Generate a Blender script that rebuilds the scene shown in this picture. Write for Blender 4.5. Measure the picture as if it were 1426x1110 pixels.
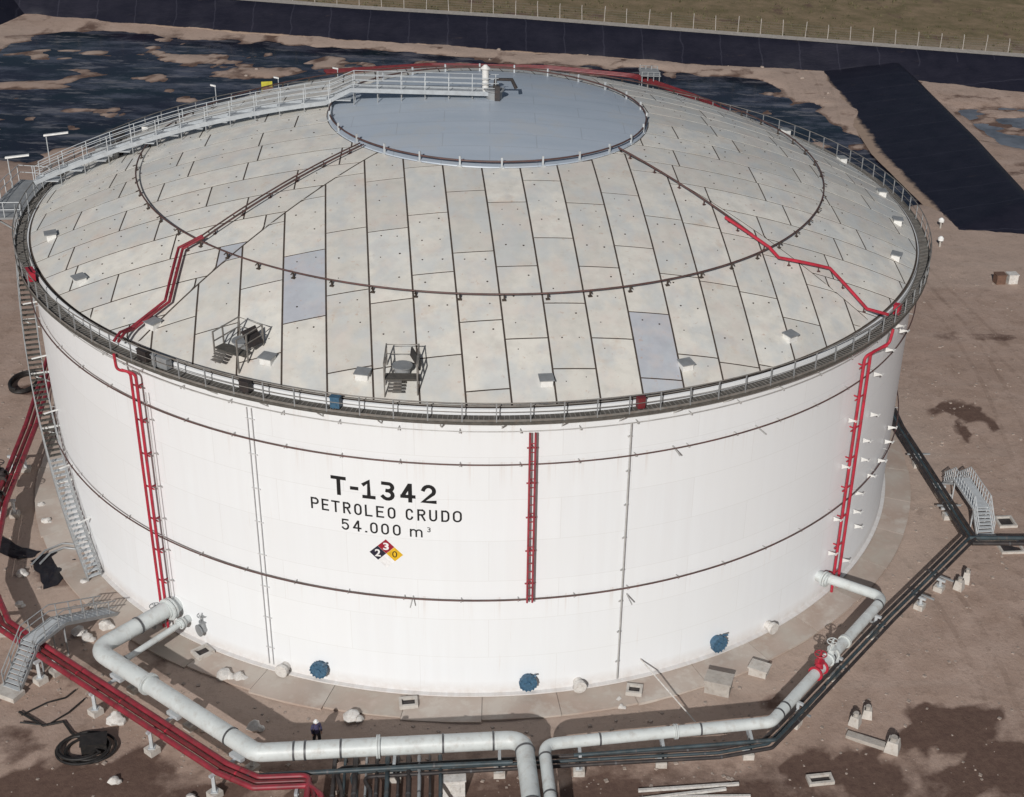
import bpy, math, random
from mathutils import Vector, Matrix, noise
R_ = math.radians
random.seed(7)
for o in list(bpy.data.objects): bpy.data.objects.remove(o)
scn = bpy.context.scene
COL = scn.collection

# ------------------------------------------------------------------ camera
cam = bpy.data.cameras.new('camera'); cam_o = bpy.data.objects.new('camera', cam); COL.objects.link(cam_o)
cr, cu, cf = (0.99297973, -0.1028145, 0.05848454), (-0.00227043, 0.4777807, 0.87847621), (0.11826288, 0.87244185, -0.47419312)
M3 = Matrix((cr, cu, [-v for v in cf])).transposed()
cam_o.matrix_world = Matrix.Translation((0, -95.747718, 55.0454757)) @ M3.to_4x4()
cam.sensor_width = 36.0; cam.sensor_fit = 'HORIZONTAL'
cam.lens = 1976.602 / 1426 * 36
cam.shift_x = (713 - 916.604) / 1426; cam.shift_y = (561.32 - 555) / 1426
cam.clip_start = 1; cam.clip_end = 9000
scn.camera = cam_o
scn.render.resolution_x, scn.render.resolution_y = 1024, 797

# ------------------------------------------------------------------ sky, sun, exposure
SUN_AZ, SUN_EL = R_(-14.5), R_(29.5)
sdir = Vector((math.sin(SUN_AZ) * math.cos(SUN_EL), -math.cos(SUN_AZ) * math.cos(SUN_EL), math.sin(SUN_EL)))
w = bpy.data.worlds.new('World'); scn.world = w; w.use_nodes = True
nt = w.node_tree; nt.nodes.clear()
sky = nt.nodes.new('ShaderNodeTexSky'); sky.sky_type = 'NISHITA'; sky.sun_disc = False
sky.sun_elevation = SUN_EL; sky.sun_rotation = math.atan2(sdir.x, sdir.y)
sky.air_density = 1.0; sky.dust_density = 2.0; sky.ozone_density = 1.0
bg = nt.nodes.new('ShaderNodeBackground'); bg.inputs['Strength'].default_value = 0.05
wo = nt.nodes.new('ShaderNodeOutputWorld')
nt.links.new(sky.outputs[0], bg.inputs[0]); nt.links.new(bg.outputs[0], wo.inputs[0])
sl = bpy.data.lights.new('sun', 'SUN'); sl.energy = 5.0; sl.angle = R_(0.6); sl.color = (1.0, 0.975, 0.945)
so = bpy.data.objects.new('sun', sl); COL.objects.link(so); so.location = sdir * 200
so.rotation_euler = (-sdir).to_track_quat('-Z', 'Y').to_euler()
scn.view_settings.view_transform = 'Standard'; scn.view_settings.look = 'None'
scn.view_settings.exposure = -0.61; scn.view_settings.gamma = 1.0; scn.view_settings.use_curve_mapping = False

# ------------------------------------------------------------------ materials
MATS = {}
def newmat(name):
    m = bpy.data.materials.new(name); m.use_nodes = True; m.node_tree.nodes.clear(); MATS[name] = m
    t = m.node_tree; o = t.nodes.new('ShaderNodeOutputMaterial'); b = t.nodes.new('ShaderNodeBsdfPrincipled')
    t.links.new(b.outputs[0], o.inputs[0]); return m, t, b
def nd(t, typ, **kw):
    n = t.nodes.new(typ)
    for k, v in kw.items():
        if k in n.inputs.keys(): n.inputs[k].default_value = v
        else: setattr(n, k, v)
    return n
def noise_n(t, scale, detail=4, rough=.55, vec=None, stretch=None):
    n = nd(t, 'ShaderNodeTexNoise', Scale=scale, Detail=detail, Roughness=rough)
    if vec is None:
        g = t.nodes.new('ShaderNodeNewGeometry'); vec = g.outputs['Position']
    if stretch:
        mp = t.nodes.new('ShaderNodeMapping'); mp.inputs['Scale'].default_value = stretch
        t.links.new(vec, mp.inputs[0]); vec = mp.outputs[0]
    t.links.new(vec, n.inputs['Vector']); return n.outputs['Fac']
def ramp(t, fac, a, b, c0=(0,0,0,1), c1=(1,1,1,1)):
    r = t.nodes.new('ShaderNodeValToRGB'); r.color_ramp.elements[0].position = a; r.color_ramp.elements[1].position = b
    r.color_ramp.elements[0].color = c0; r.color_ramp.elements[1].color = c1
    t.links.new(fac, r.inputs[0]); return r.outputs[0]
def mix(t, fac, a, b, typ='MIX'):
    n = t.nodes.new('ShaderNodeMix'); n.data_type = 'RGBA'; n.blend_type = typ
    for s, v in ((n.inputs[0], fac), (n.inputs[6], a), (n.inputs[7], b)):
        if isinstance(v, (int, float)): s.default_value = v
        elif isinstance(v, tuple): s.default_value = v if len(v) == 4 else (*v, 1)
        else: t.links.new(v, s)
    return n.outputs[2]
def mathn(t, op, a, b=None):
    n = t.nodes.new('ShaderNodeMath'); n.operation = op
    for s, v in zip(n.inputs, (a, b)):
        if v is None: continue
        if isinstance(v, (int, float)): s.default_value = v
        else: t.links.new(v, s)
    return n.outputs[0]
def bump(t, b, h, strength, dist=.05):
    n = nd(t, 'ShaderNodeBump', Strength=strength, Distance=dist); t.links.new(h, n.inputs['Height']); t.links.new(n.outputs[0], b.inputs['Normal'])
def simple(name, col, rough=.6, metal=0, var=.18, scale=3., dirt=None, dirt_amt=.5, bmp=.0, rnd=0.):
    m, t, b = newmat(name)
    n = noise_n(t, scale, 5)
    c = mix(t, ramp(t, n, .3, .72), tuple(v * (1 - var) for v in col), tuple(min(1, v * (1 + var)) for v in col))
    if dirt:
        d = noise_n(t, scale * 2.3, 6, .65)
        c = mix(t, mathn(t, 'MULTIPLY', ramp(t, d, .5, .72), dirt_amt), c, dirt)
    if rnd:
        oi = t.nodes.new('ShaderNodeObjectInfo')
        c = mix(t, 1.0, c, ramp(t, oi.outputs['Random'], 0, 1, (1 - rnd,) * 3 + (1,), (1 + rnd * .3,) * 3 + (1,)), 'MULTIPLY')
    t.links.new(c, b.inputs['Base Color'])
    b.inputs['Roughness'].default_value = rough; b.inputs['Metallic'].default_value = metal
    if bmp: bump(t, b, noise_n(t, scale * 6, 4), bmp)
    return m
# tank shell: white paint, faint runs, splashed soil near the ground
m, t, b = newmat('shell_paint')
geo = t.nodes.new('ShaderNodeNewGeometry'); sx = t.nodes.new('ShaderNodeSeparateXYZ'); t.links.new(geo.outputs['Position'], sx.inputs[0])
ang = mathn(t, 'MULTIPLY', mathn(t, 'ARCTAN2', sx.outputs[0], mathn(t, 'MULTIPLY', sx.outputs[1], -1)), 30.2)
cx = t.nodes.new('ShaderNodeCombineXYZ'); t.links.new(ang, cx.inputs[0]); t.links.new(sx.outputs[2], cx.inputs[2])
st = noise_n(t, 1.0, 5, .6, cx.outputs[0], (1.6, 1, .08))
c = mix(t, ramp(t, st, .30, .70), (.80, .825, .845), (.765, .78, .795))
st2 = noise_n(t, .22, 3, .5, cx.outputs[0], (1, 1, .6))
c = mix(t, ramp(t, st2, .3, .7), c, (.78, .795, .805))
sp = noise_n(t, 2.2, 5, .6, cx.outputs[0])
low = mathn(t, 'SUBTRACT', 1.0, mathn(t, 'DIVIDE', sx.outputs[2], .9)); low = mathn(t, 'MAXIMUM', low, 0)
c = mix(t, mathn(t, 'MULTIPLY', mathn(t, 'MULTIPLY', low, sp), .75), c, (.42, .33, .26))
rs = noise_n(t, .8, 6, .75, cx.outputs[0], (3.2, 1, .16))
c = mix(t, mathn(t, 'MULTIPLY', ramp(t, rs, .62, .78), .30), c, (.55, .45, .36))
for zr in (15.8, 6.92, 18.6):
    dd = mathn(t, 'SUBTRACT', zr, sx.outputs[2]); fall = mathn(t, 'MULTIPLY', mathn(t, 'GREATER_THAN', dd, 0.0), mathn(t, 'MAXIMUM', mathn(t, 'SUBTRACT', 1.0, mathn(t, 'DIVIDE', dd, 1.8)), 0))
    rn_ = noise_n(t, 1.0, 4, .7, cx.outputs[0], (2.6, 1, .03)); c = mix(t, mathn(t, 'MULTIPLY', mathn(t, 'MULTIPLY', fall, ramp(t, rn_, .55, .70)), .32), c, (.50, .37, .28))
bk = nd(t, 'ShaderNodeTexBrick', Scale=1.0); bk.inputs['Brick Width'].default_value = 7.9; bk.inputs['Row Height'].default_value = 2.68
bk.inputs['Mortar Size'].default_value = .022; bk.inputs['Mortar Smooth'].default_value = .6
cy = t.nodes.new('ShaderNodeCombineXYZ'); t.links.new(ang, cy.inputs[0]); t.links.new(sx.outputs[2], cy.inputs[1]); t.links.new(cy.outputs[0], bk.inputs['Vector'])
c = mix(t, mathn(t, 'MULTIPLY', bk.outputs['Fac'], .24), c, (.45, .43, .40))
bk.inputs['Color1'].default_value = (.972, .972, .972, 1); bk.inputs['Color2'].default_value = (1, 1, 1, 1); bk.inputs['Mortar'].default_value = (1, 1, 1, 1)
c = mix(t, 1.0, c, bk.outputs['Color'], 'MULTIPLY')
t.links.new(c, b.inputs['Base Color']); b.inputs['Roughness'].default_value = .42
wv = noise_n(t, .5, 3, .5, cx.outputs[0], (1.0, 1, .25))
bump(t, b, mathn(t, 'ADD', wv, mathn(t, 'MULTIPLY', bk.outputs['Fac'], .25)), .25, .03)
# roof panels
def panel_mat(name, ca, cb, rr):
    m, t, b = newmat(name)
    oi = t.nodes.new('ShaderNodeObjectInfo')
    c = mix(t, oi.outputs['Random'], ca, cb)
    n = noise_n(t, .9, 6, .65)
    c = mix(t, mathn(t, 'MULTIPLY', ramp(t, n, .42, .75), .55), c, tuple(v * .72 for v in ca))
    ru = noise_n(t, .35, 5, .7)
    c = mix(t, mathn(t, 'MULTIPLY', ramp(t, ru, .60, .76), .45), c, (.50, .33, .22))
    pk0 = noise_n(t, 2.2, 5, .75); c = mix(t, mathn(t, 'MULTIPLY', ramp(t, pk0, .61, .68), .5), c, (.46, .29, .2))
    pk = noise_n(t, 3.5, 5, .75)
    c = mix(t, mathn(t, 'MULTIPLY', ramp(t, pk, .64, .72), .35), c, (.36, .33, .30))
    hu = noise_n(t, .6, 3, .6); c = mix(t, mathn(t, 'MULTIPLY', ramp(t, hu, .48, .66), .34), c, (.64, .55, .50))
    hu2 = noise_n(t, .45, 3, .6, None, (1.3, .9, 1)); c = mix(t, mathn(t, 'MULTIPLY', ramp(t, hu2, .46, .62), .42), c, (.50, .55, .58))
    t.links.new(c, b.inputs['Base Color'])
    t.links.new(mathn(t, 'ADD', mathn(t, 'MULTIPLY', n, .3), rr - .15), b.inputs['Roughness'])
    bump(t, b, noise_n(t, 1.3, 3), .35, .03)
panel_mat('roof_panel', (.62, .60, .55), (.77, .745, .68), .5)
panel_mat('roof_panel_blue', (.475, .495, .54), (.51, .525, .56), .45)
simple('roof_deck', (.06, .045, .036), .9, var=.3, scale=2)
m, t, b = newmat('roof_cap')
n = noise_n(t, .5, 5, .6, None, (.25, 1.6, 1)); c = mix(t, ramp(t, n, .3, .7), (.40, .46, .53), (.45, .505, .575))
n2 = noise_n(t, 2.5, 5, .7); c = mix(t, mathn(t, 'MULTIPLY', ramp(t, n2, .62, .75), .35), c, (.33, .35, .37))
pk_ = nd(t, 'ShaderNodeTexBrick', Scale=1.0); pk_.inputs['Brick Width'].default_value = 6.0; pk_.inputs['Row Height'].default_value = 2.0; pk_.inputs['Mortar Size'].default_value = .03
gq = t.nodes.new('ShaderNodeNewGeometry'); t.links.new(gq.outputs['Position'], pk_.inputs['Vector'])
c = mix(t, mathn(t, 'MULTIPLY', pk_.outputs['Fac'], .5), c, (.30, .33, .36))
dr_ = noise_n(t, 4.5, 3, .5); c = mix(t, mathn(t, 'MULTIPLY', ramp(t, dr_, .70, .74), .5), c, (.62, .63, .62))
pu_ = noise_n(t, .28, 5, .65); c = mix(t, mathn(t, 'MULTIPLY', ramp(t, pu_, .52, .6), .3), c, (.47, .47, .46))
t.links.new(c, b.inputs['Base Color']); t.links.new(mathn(t, 'ADD', mathn(t, 'MULTIPLY', pu_, .5), .18), b.inputs['Roughness'])
bump(t, b, mathn(t, 'ADD', noise_n(t, .8, 3, .5), mathn(t, 'MULTIPLY', pk_.outputs['Fac'], .4)), .3, .03)
simple('galvanised', (.30, .315, .325), .55, .2, .15, 2.5, (.3, .28, .26), .5)
simple('galvanised_light', (.50, .53, .55), .5, .1, .12, 2.5, (.4, .38, .36), .4)
simple('galvanised_mid', (.40, .43, .455), .5, .1, .12, 2.5, (.3, .29, .28), .4)
simple('rail_grey', (.22, .21, .195), .6, .2, .25, 2, (.2, .13, .09), .5)
simple('grating', (.10, .095, .085), .75, .2, .3, 4, (.16, .12, .09), .5)
simple('white_steel', (.72, .72, .70), .5, 0, .07, 2, (.45, .40, .35), .4)
simple('pipe_white', (.57, .605, .60), .45, 0, .10, .9, (.34, .30, .26), .5, .15)
simple('pipe_band', (.10, .10, .105), .5, .3)
simple('pipe_red', (.42, .022, .045), .5, 0, .25, 1.6, (.22, .07, .06), .6)
simple('pipe_crimson', (.25, .024, .038), .5, 0, .3, 1.3, (.12, .05, .045), .7)
simple('pipe_maroon', (.16, .02, .025), .5, 0, .3, 1.6, (.07, .04, .035), .6)
simple('pipe_middle', (.32, .045, .06), .5, 0, .3, 1.6, (.12, .05, .045), .6)
simple('pipe_ring', (.095, .055, .05), .6, .1, .35, 1.2, (.2, .05, .04), .4)
simple('pipe_dark', (.035, .03, .03), .55, 0, .4, 1.4, (.10, .07, .055), .5)
simple('pipe_teal', (.045, .065, .075), .5, .1, .4, 1.4, (.10, .08, .065), .5)
simple('conduit', (.46, .455, .445), .55, .1, .2, 2)
simple('conduit_pale', (.60, .60, .60), .55, 0, .1, 2)
simple('blue_steel', (.055, .13, .21), .5, 0, .3, 6, (.03, .05, .07), .6)
simple('black_rubber', (.014, .013, .013), .6, 0, .4, 3, (.06, .045, .035), .5)
simple('black_sheet', (.012, .011, .015), .5, 0, .3, 2, (.06, .045, .035), .4, .3)
simple('concrete', (.40, .37, .335), .85, 0, .16, 1.8, (.25, .19, .15), .5, .3)
simple('concrete_light', (.52, .49, .45), .85, 0, .14, 1.4, (.30, .23, .18), .55, .3)
simple('lettering_black', (.012, .012, .013), .5)
simple('sign_blue', (.02, .018, .035), .5); simple('sign_red', (.30, .014, .03), .5)
simple('sign_yellow', (.72, .44, .02), .5); simple('sign_white', (.8, .8, .8), .5)
simple('yellow_paint', (.55, .50, .06), .5); simple('orange_cloth', (.15, .085, .06), .8)
simple('lamp_head', (.82, .82, .80), .35)
simple('cloth_blue', (.05, .045, .10), .85); simple('cloth_dark', (.012, .013, .02), .9)
simple('skin', (.35, .19, .13), .6); simple('helmet_white', (.8, .8, .78), .35)
simple('stone', (.34, .28, .24), .9, 0, .3, 2, None, 0, .4)
simple('bag_white', (.62, .60, .57), .8, 0, .15, 3, (.35, .28, .22), .6, .4)
# geomembrane
m, t, b = newmat('geomembrane')
n = noise_n(t, .35, 6, .65); c = mix(t, ramp(t, n, .3, .75), (.0085, .009, .0175), (.018, .0175, .029))
d = noise_n(t, .8, 6, .72, None, (.35, 1, 1)); c = mix(t, mathn(t, 'MULTIPLY', ramp(t, d, .62, .78), .35), c, (.10, .075, .06))
gs_ = t.nodes.new('ShaderNodeNewGeometry'); ss_ = t.nodes.new('ShaderNodeSeparateXYZ'); t.links.new(gs_.outputs['Position'], ss_.inputs[0])
wob = mathn(t, 'MULTIPLY', noise_n(t, .3, 3), 1.2)
sea = mathn(t, 'LESS_THAN', mathn(t, 'FRACT', mathn(t, 'DIVIDE', mathn(t, 'ADD', ss_.outputs[0], wob), 5.8)), .03)
sea2 = mathn(t, 'LESS_THAN', mathn(t, 'FRACT', mathn(t, 'DIVIDE', mathn(t, 'ADD', ss_.outputs[1], wob), 5.8)), .025)
inb = mathn(t, 'MULTIPLY', mathn(t, 'LESS_THAN', ss_.outputs[1], 108.0), mathn(t, 'GREATER_THAN', ss_.outputs[0], 40.0))
sm_ = mathn(t, 'ADD', mathn(t, 'MULTIPLY', sea, mathn(t, 'SUBTRACT', 1.0, inb)), mathn(t, 'MULTIPLY', sea2, inb))
c = mix(t, mathn(t, 'MULTIPLY', sm_, .35), c, (.05, .05, .07))
lowz = mathn(t, 'MAXIMUM', mathn(t, 'SUBTRACT', 1.0, mathn(t, 'DIVIDE', mathn(t, 'ADD', ss_.outputs[2], .42), .38)), 0)
spill = noise_n(t, .7, 6, .7); c = mix(t, ramp(t, mathn(t, 'MULTIPLY', mathn(t, 'ADD', spill, .25), lowz), .32, .5), c, (.34, .25, .19))
t.links.new(c, b.inputs['Base Color']); b.inputs['Roughness'].default_value = .55; b.inputs['Specular IOR Level'].default_value = .3
bump(t, b, noise_n(t, .9, 5, .6, None, (.4, 1, 1)), .6, .15)
# pond water: oily dark, barely rippled
m, t, b = newmat('water')
n = noise_n(t, .09, 4, .6); c = mix(t, ramp(t, n, .35, .65), (.014, .011, .022), (.006, .013, .018))
sc_ = noise_n(t, .16, 7, .72, None, (.7, 1.5, 1)); c = mix(t, mathn(t, 'MULTIPLY', ramp(t, sc_, .48, .62), .65), c, (.11, .115, .15))  # pale streaks stand for sky reflections and mud flats, put into the colour
sc2 = noise_n(t, .35, 6, .7, None, (.5, 1.8, 1)); c = mix(t, mathn(t, 'MULTIPLY', ramp(t, sc2, .55, .62), .6), c, (.20, .19, .20))
t.links.new(c, b.inputs['Base Color']); b.inputs['Roughness'].default_value = .16; b.inputs['IOR'].default_value = 1.33
b.inputs['Specular IOR Level'].default_value = .3
bump(t, b, noise_n(t, 1.6, 4, .6), .22, .03)
simple('water_grey', (.15, .165, .19), .3, 0, .35, .25, (.05, .05, .06), .7)
# soil
m, t, b = newmat('soil')
at = t.nodes.new('ShaderNodeVertexColor'); at.layer_name = 'soilmask'
sp = t.nodes.new('ShaderNodeSeparateColor'); t.links.new(at.outputs['Color'], sp.inputs[0])
big = noise_n(t, .045, 6, .6); mid = noise_n(t, .35, 8, .68); fine = noise_n(t, 2.6, 8, .75); grit = noise_n(t, 14., 4, .7)
c = mix(t, ramp(t, big, .32, .68), (.375, .275, .225), (.48, .365, .305))
c = mix(t, ramp(t, mid, .35, .72), c, (.335, .24, .19))
c = mix(t, mathn(t, 'MULTIPLY', ramp(t, fine, .55, .72), .5), c, (.45, .355, .30))
c = mix(t, mathn(t, 'MULTIPLY', ramp(t, fine, .30, .42, (1,1,1,1), (0,0,0,1)), .55), c, (.19, .13, .10))
c = mix(t, mathn(t, 'MULTIPLY', ramp(t, grit, .60, .72), .35), c, (.50, .42, .37))
clod = noise_n(t, 1.1, 6, .7); c = mix(t, mathn(t, 'MULTIPLY', ramp(t, clod, .54, .66), .45), c, (.225, .163, .128))
clod2 = noise_n(t, 5.5, 5, .7); c = mix(t, mathn(t, 'MULTIPLY', ramp(t, clod2, .58, .68), .4), c, (.18, .13, .103))
trk = nd(t, 'ShaderNodeTexNoise', Scale=.11, Detail=2.); mpx = t.nodes.new('ShaderNodeMapping'); g2 = t.nodes.new('ShaderNodeNewGeometry')
mpx.inputs['Rotation'].default_value = (0, 0, .5); mpx.inputs['Scale'].default_value = (.35, 3.2, 1)
t.links.new(g2.outputs['Position'], mpx.inputs[0]); t.links.new(mpx.outputs[0], trk.inputs['Vector'])
c = mix(t, mathn(t, 'MULTIPLY', ramp(t, trk.outputs['Fac'], .58, .64), .25), c, (.42, .335, .285))
gy_ = t.nodes.new('ShaderNodeNewGeometry'); sy_ = t.nodes.new('ShaderNodeSeparateXYZ'); t.links.new(gy_.outputs['Position'], sy_.inputs[0])
for k0, k1, k2, k3 in ((41.5, 2.2, .07, .4), (45.5, 3.0, .05, 2.0), (27.5, 3.4, .085, 3.9)):
    cen_ = mathn(t, 'ADD', mathn(t, 'MULTIPLY', mathn(t, 'SINE', mathn(t, 'ADD', mathn(t, 'MULTIPLY', sy_.outputs[1], k2), k3)), k1), k0)
    dx_ = mathn(t, 'ABSOLUTE', mathn(t, 'SUBTRACT', mathn(t, 'ABSOLUTE', mathn(t, 'SUBTRACT', sy_.outputs[0], cen_)), .95))
    msk = mathn(t, 'MULTIPLY', mathn(t, 'LESS_THAN', dx_, .2), ramp(t, mid, .38, .62)); msk = mathn(t, 'MULTIPLY', msk, mathn(t, 'GREATER_THAN', mathn(t, 'ADD', sy_.outputs[0], mathn(t, 'MULTIPLY', sy_.outputs[1], .0)), 25.0))
    c = mix(t, mathn(t, 'MULTIPLY', msk, .42), c, (.22, .155, .12))
vg = noise_n(t, .25, 7, .7); cv = mix(t, ramp(t, vg, .35, .68), (.145, .12, .065), (.27, .20, .13))
c = mix(t, sp.outputs[2], c, cv)
pale = mix(t, ramp(t, mid, .3, .7), (.42, .33, .265), (.56, .48, .42))
c = mix(t, sp.outputs[1], c, pale)
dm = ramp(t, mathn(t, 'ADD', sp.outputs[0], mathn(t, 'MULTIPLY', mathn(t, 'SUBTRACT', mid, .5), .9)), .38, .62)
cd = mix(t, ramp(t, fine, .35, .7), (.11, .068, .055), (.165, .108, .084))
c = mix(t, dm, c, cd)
t.links.new(c, b.inputs['Base Color']); b.inputs['Roughness'].default_value = .92; b.inputs['Specular IOR Level'].default_value = .2
hh = mathn(t, 'ADD', mathn(t, 'ADD', mathn(t, 'MULTIPLY', clod, 1.2), mathn(t, 'MULTIPLY', fine, 1.0)), mathn(t, 'MULTIPLY', grit, .35)); bump(t, b, hh, .45, .12)
# apron
m, t, b = newmat('apron')
oi = t.nodes.new('ShaderNodeObjectInfo')
n = noise_n(t, .8, 6, .65); c = mix(t, oi.outputs['Random'], (.40, .35, .30), (.53, .48, .43))
s_ = noise_n(t, .4, 6, .7); c = mix(t, ramp(t, s_, .40, .62), c, (.36, .27, .22))
c = mix(t, mathn(t, 'MULTIPLY', ramp(t, n, .5, .7), .5), c, (.56, .51, .46))
t.links.new(c, b.inputs['Base Color']); b.inputs['Roughness'].default_value = .9; bump(t, b, n, .3, .05)

# ------------------------------------------------------------------ mesh helpers
OFF = {}
class MB:
    def __init__(s): s.v = []; s.f = []
    def add(s, vs, fs):
        k = len(s.v); s.v += [tuple(v) for v in vs]; s.f += [tuple(i + k for i in f) for f in fs]; return s
    def box(s, c, size, rz=0, tilt=None):
        hx, hy, hz = (d / 2 for d in size); m = Matrix.Rotation(rz, 3, 'Z')
        if tilt is not None: m = tilt
        vs = [Vector(c) + m @ Vector((x * hx, y * hy, z * hz)) for z in (-1, 1) for x, y in ((-1,-1),(1,-1),(1,1),(-1,1))]
        return s.add(vs, [(3,2,1,0),(4,5,6,7),(0,1,5,4),(1,2,6,5),(2,3,7,6),(3,0,4,7)])
    def beam(s, a, b, w, h, up=(0,0,1)):
        a = Vector(a); b = Vector(b); d = (b - a).normalized(); u = Vector(up)
        if abs(d.dot(u)) > .98: u = Vector((0, 1, 0))
        r = d.cross(u).normalized(); u = r.cross(d)
        vs = [p + r * x * w / 2 + u * y * h / 2 for p in (a, b) for x, y in ((-1,-1),(1,-1),(1,1),(-1,1))]
        return s.add(vs, [(0,1,2,3),(7,6,5,4),(0,4,5,1),(1,5,6,2),(2,6,7,3),(3,7,4,0)])
    def tube(s, pts, r, n=10, closed=False, caps=True):
        P = [Vector(p) for p in pts]; N = len(P); rad = r if isinstance(r, (list, tuple)) else [r] * N
        T = []
        for i in range(N):
            if closed: d = (P[(i+1) % N] - P[i]).normalized() + (P[i] - P[i-1]).normalized()
            elif i == 0: d = P[1] - P[0]
            elif i == N - 1: d = P[-1] - P[-2]
            else: d = (P[i+1] - P[i]).normalized() + (P[i] - P[i-1]).normalized()
            T.append(d.normalized())
        ref = Vector((0, 0, 1)) if abs(T[0].z) < .9 else Vector((1, 0, 0))
        u = T[0].cross(ref).normalized(); vs = []
        for i in range(N):
            u = (u - T[i] * u.dot(T[i])).normalized(); w_ = T[i].cross(u)
            sc = 1.0
            if (closed or 0 < i < N - 1):
                ca = max(.5, T[i].dot((P[i] - P[i-1]).normalized())); sc = 1 / ca if ca < .999 else 1
            for k in range(n):
                a = 2 * math.pi * k / n; vs.append(P[i] + (u * math.cos(a) + w_ * math.sin(a)) * rad[i])
        fs = []
        for i in range(N if closed else N - 1):
            j = (i + 1) % N
            for k in range(n):
                k2 = (k + 1) % n; fs.append((i*n+k, i*n+k2, j*n+k2, j*n+k))
        if caps and not closed: fs += [tuple(range(n))[::-1], tuple((N-1)*n + k for k in range(n))]
        return s.add(vs, fs)
    def cyl(s, a, b, r, n=12, r2=None): return s.tube([a, b], [r, r if r2 is None else r2], n)
    def build(s, name, mat, parent=None, smooth=False, label=None):
        off = OFF.get(parent, Vector((0, 0, 0)))
        me = bpy.data.meshes.new(name); me.from_pydata([(v[0]-off.x, v[1]-off.y, v[2]-off.z) for v in s.v], [], s.f); me.update()
        me.materials.append(MATS[mat])
        if smooth:
            me.polygons.foreach_set('use_smooth', [True] * len(me.polygons)); me.set_sharp_from_angle(angle=R_(38))
        o = bpy.data.objects.new(name, me); COL.objects.link(o)
        if parent is not None: o.parent = parent
        OFF[o] = off
        if label: o['label'] = label
        return o
def inst(name, mesh, loc, rz, parent, label=None):
    o = bpy.data.objects.new(name, mesh); COL.objects.link(o); o.parent = parent
    o.location = Vector(loc) - OFF.get(parent, Vector()); o.rotation_euler = (0, 0, rz); OFF[o] = OFF.get(parent, Vector())
    if label: o['label'] = label
    return o
def proto_mesh(mb, name, mat, smooth=False):
    o = mb.build(name, mat, None, smooth); me = o.data; bpy.data.objects.remove(o); return me
def thing(name, label, cat, loc=(0,0,0), rz=0, group=None):
    o = bpy.data.objects.new(name, None); COL.objects.link(o); o.location = loc; o.rotation_euler = (0,0,rz); o.empty_display_size = .3
    o['label'] = label; o['category'] = cat
    if group: o['group'] = group
    OFF[o] = Vector(loc) if rz == 0 else Vector((0,0,0)); return o
def tag(o, label, cat, group=None):
    o['label'] = label; o['category'] = cat
    if group: o['group'] = group
    return o
def struct(o, kind='structure'): o['kind'] = kind; return o
def cyl_pt(az, r, z):
    a = R_(az); return Vector((r * math.sin(a), -r * math.cos(a), z))
def fillet(pts, rad, n=6):
    P = [Vector(p) for p in pts]; out = [P[0]]
    for i in range(1, len(P) - 1):
        a = (P[i-1] - P[i]); b_ = (P[i+1] - P[i]); la, lb = a.length, b_.length; a.normalize(); b_.normalize()
        half = math.acos(max(-1, min(1, a.dot(b_)))) / 2; d = min(rad / max(.05, math.tan(half)), la * .48, lb * .48)
        s0, s1 = P[i] + a * d, P[i] + b_ * d
        for k in range(n + 1):
            tt = k / n; out.append((1-tt)**2 * s0 + 2*tt*(1-tt) * P[i] + tt*tt * s1)
    out.append(P[-1]); return out
def offset_poly(pts, d, z):
    P = [Vector((p[0], p[1])) for p in pts]; out = []
    for i in range(len(P)):
        n1 = n2 = None
        if i > 0: e = (P[i] - P[i-1]).normalized(); n1 = Vector((-e.y, e.x))
        if i < len(P) - 1: e = (P[i+1] - P[i]).normalized(); n2 = Vector((-e.y, e.x))
        if n1 is None: n1 = n2
        if n2 is None: n2 = n1
        nn = (n1 + n2).normalized(); q = P[i] + nn * d / max(.4, nn.dot(n1)); out.append(Vector((q.x, q.y, z)))
    return out
def along(pts, step, start=0.0):
    P = [Vector(p) for p in pts]; out = []; need = start
    for a, b_ in zip(P, P[1:]):
        L = (b_ - a).length; s_ = need
        while s_ <= L:
            out.append((a + (b_ - a) * (s_ / L), (b_ - a).normalized())); s_ += step
        need = s_ - L
    return out

# ------------------------------------------------------------------ ground
def pip(x, y, poly):
    ins = False; n = len(poly); dmin = 1e9
    for i in range(n):
        x0, y0 = poly[i]; x1, y1 = poly[(i+1) % n]
        if (y0 > y) != (y1 > y) and x < (x1-x0) * (y-y0) / (y1-y0) + x0: ins = not ins
        dx, dy = x1-x0, y1-y0; t_ = max(0, min(1, ((x-x0)*dx + (y-y0)*dy) / (dx*dx+dy*dy)))
        dmin = min(dmin, math.hypot(x - x0 - t_*dx, y - y0 - t_*dy))
    return dmin if ins else -dmin
PONDS = [([(-67,118.5),(-56,121),(-31,118.3),(-10,115),(10,112),(24,109),(26,60),(-20,55),(-48,60),(-66,66),(-72,90)], -.12),
         ([(20,109.5),(40,106.6),(45.5,92),(48.6,80),(53,66),(52,56),(44,50),(30,54),(16,60)], -.30),
         ([(63,94),(76,96.5),(100,96),(100,68),(72,70),(65,78)], .12)]
def sst(a, b_, v):
    t_ = max(0, min(1, (v - a) / (b_ - a))); return t_*t_*(3-2*t_)
WATER_Z = -.62
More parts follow.
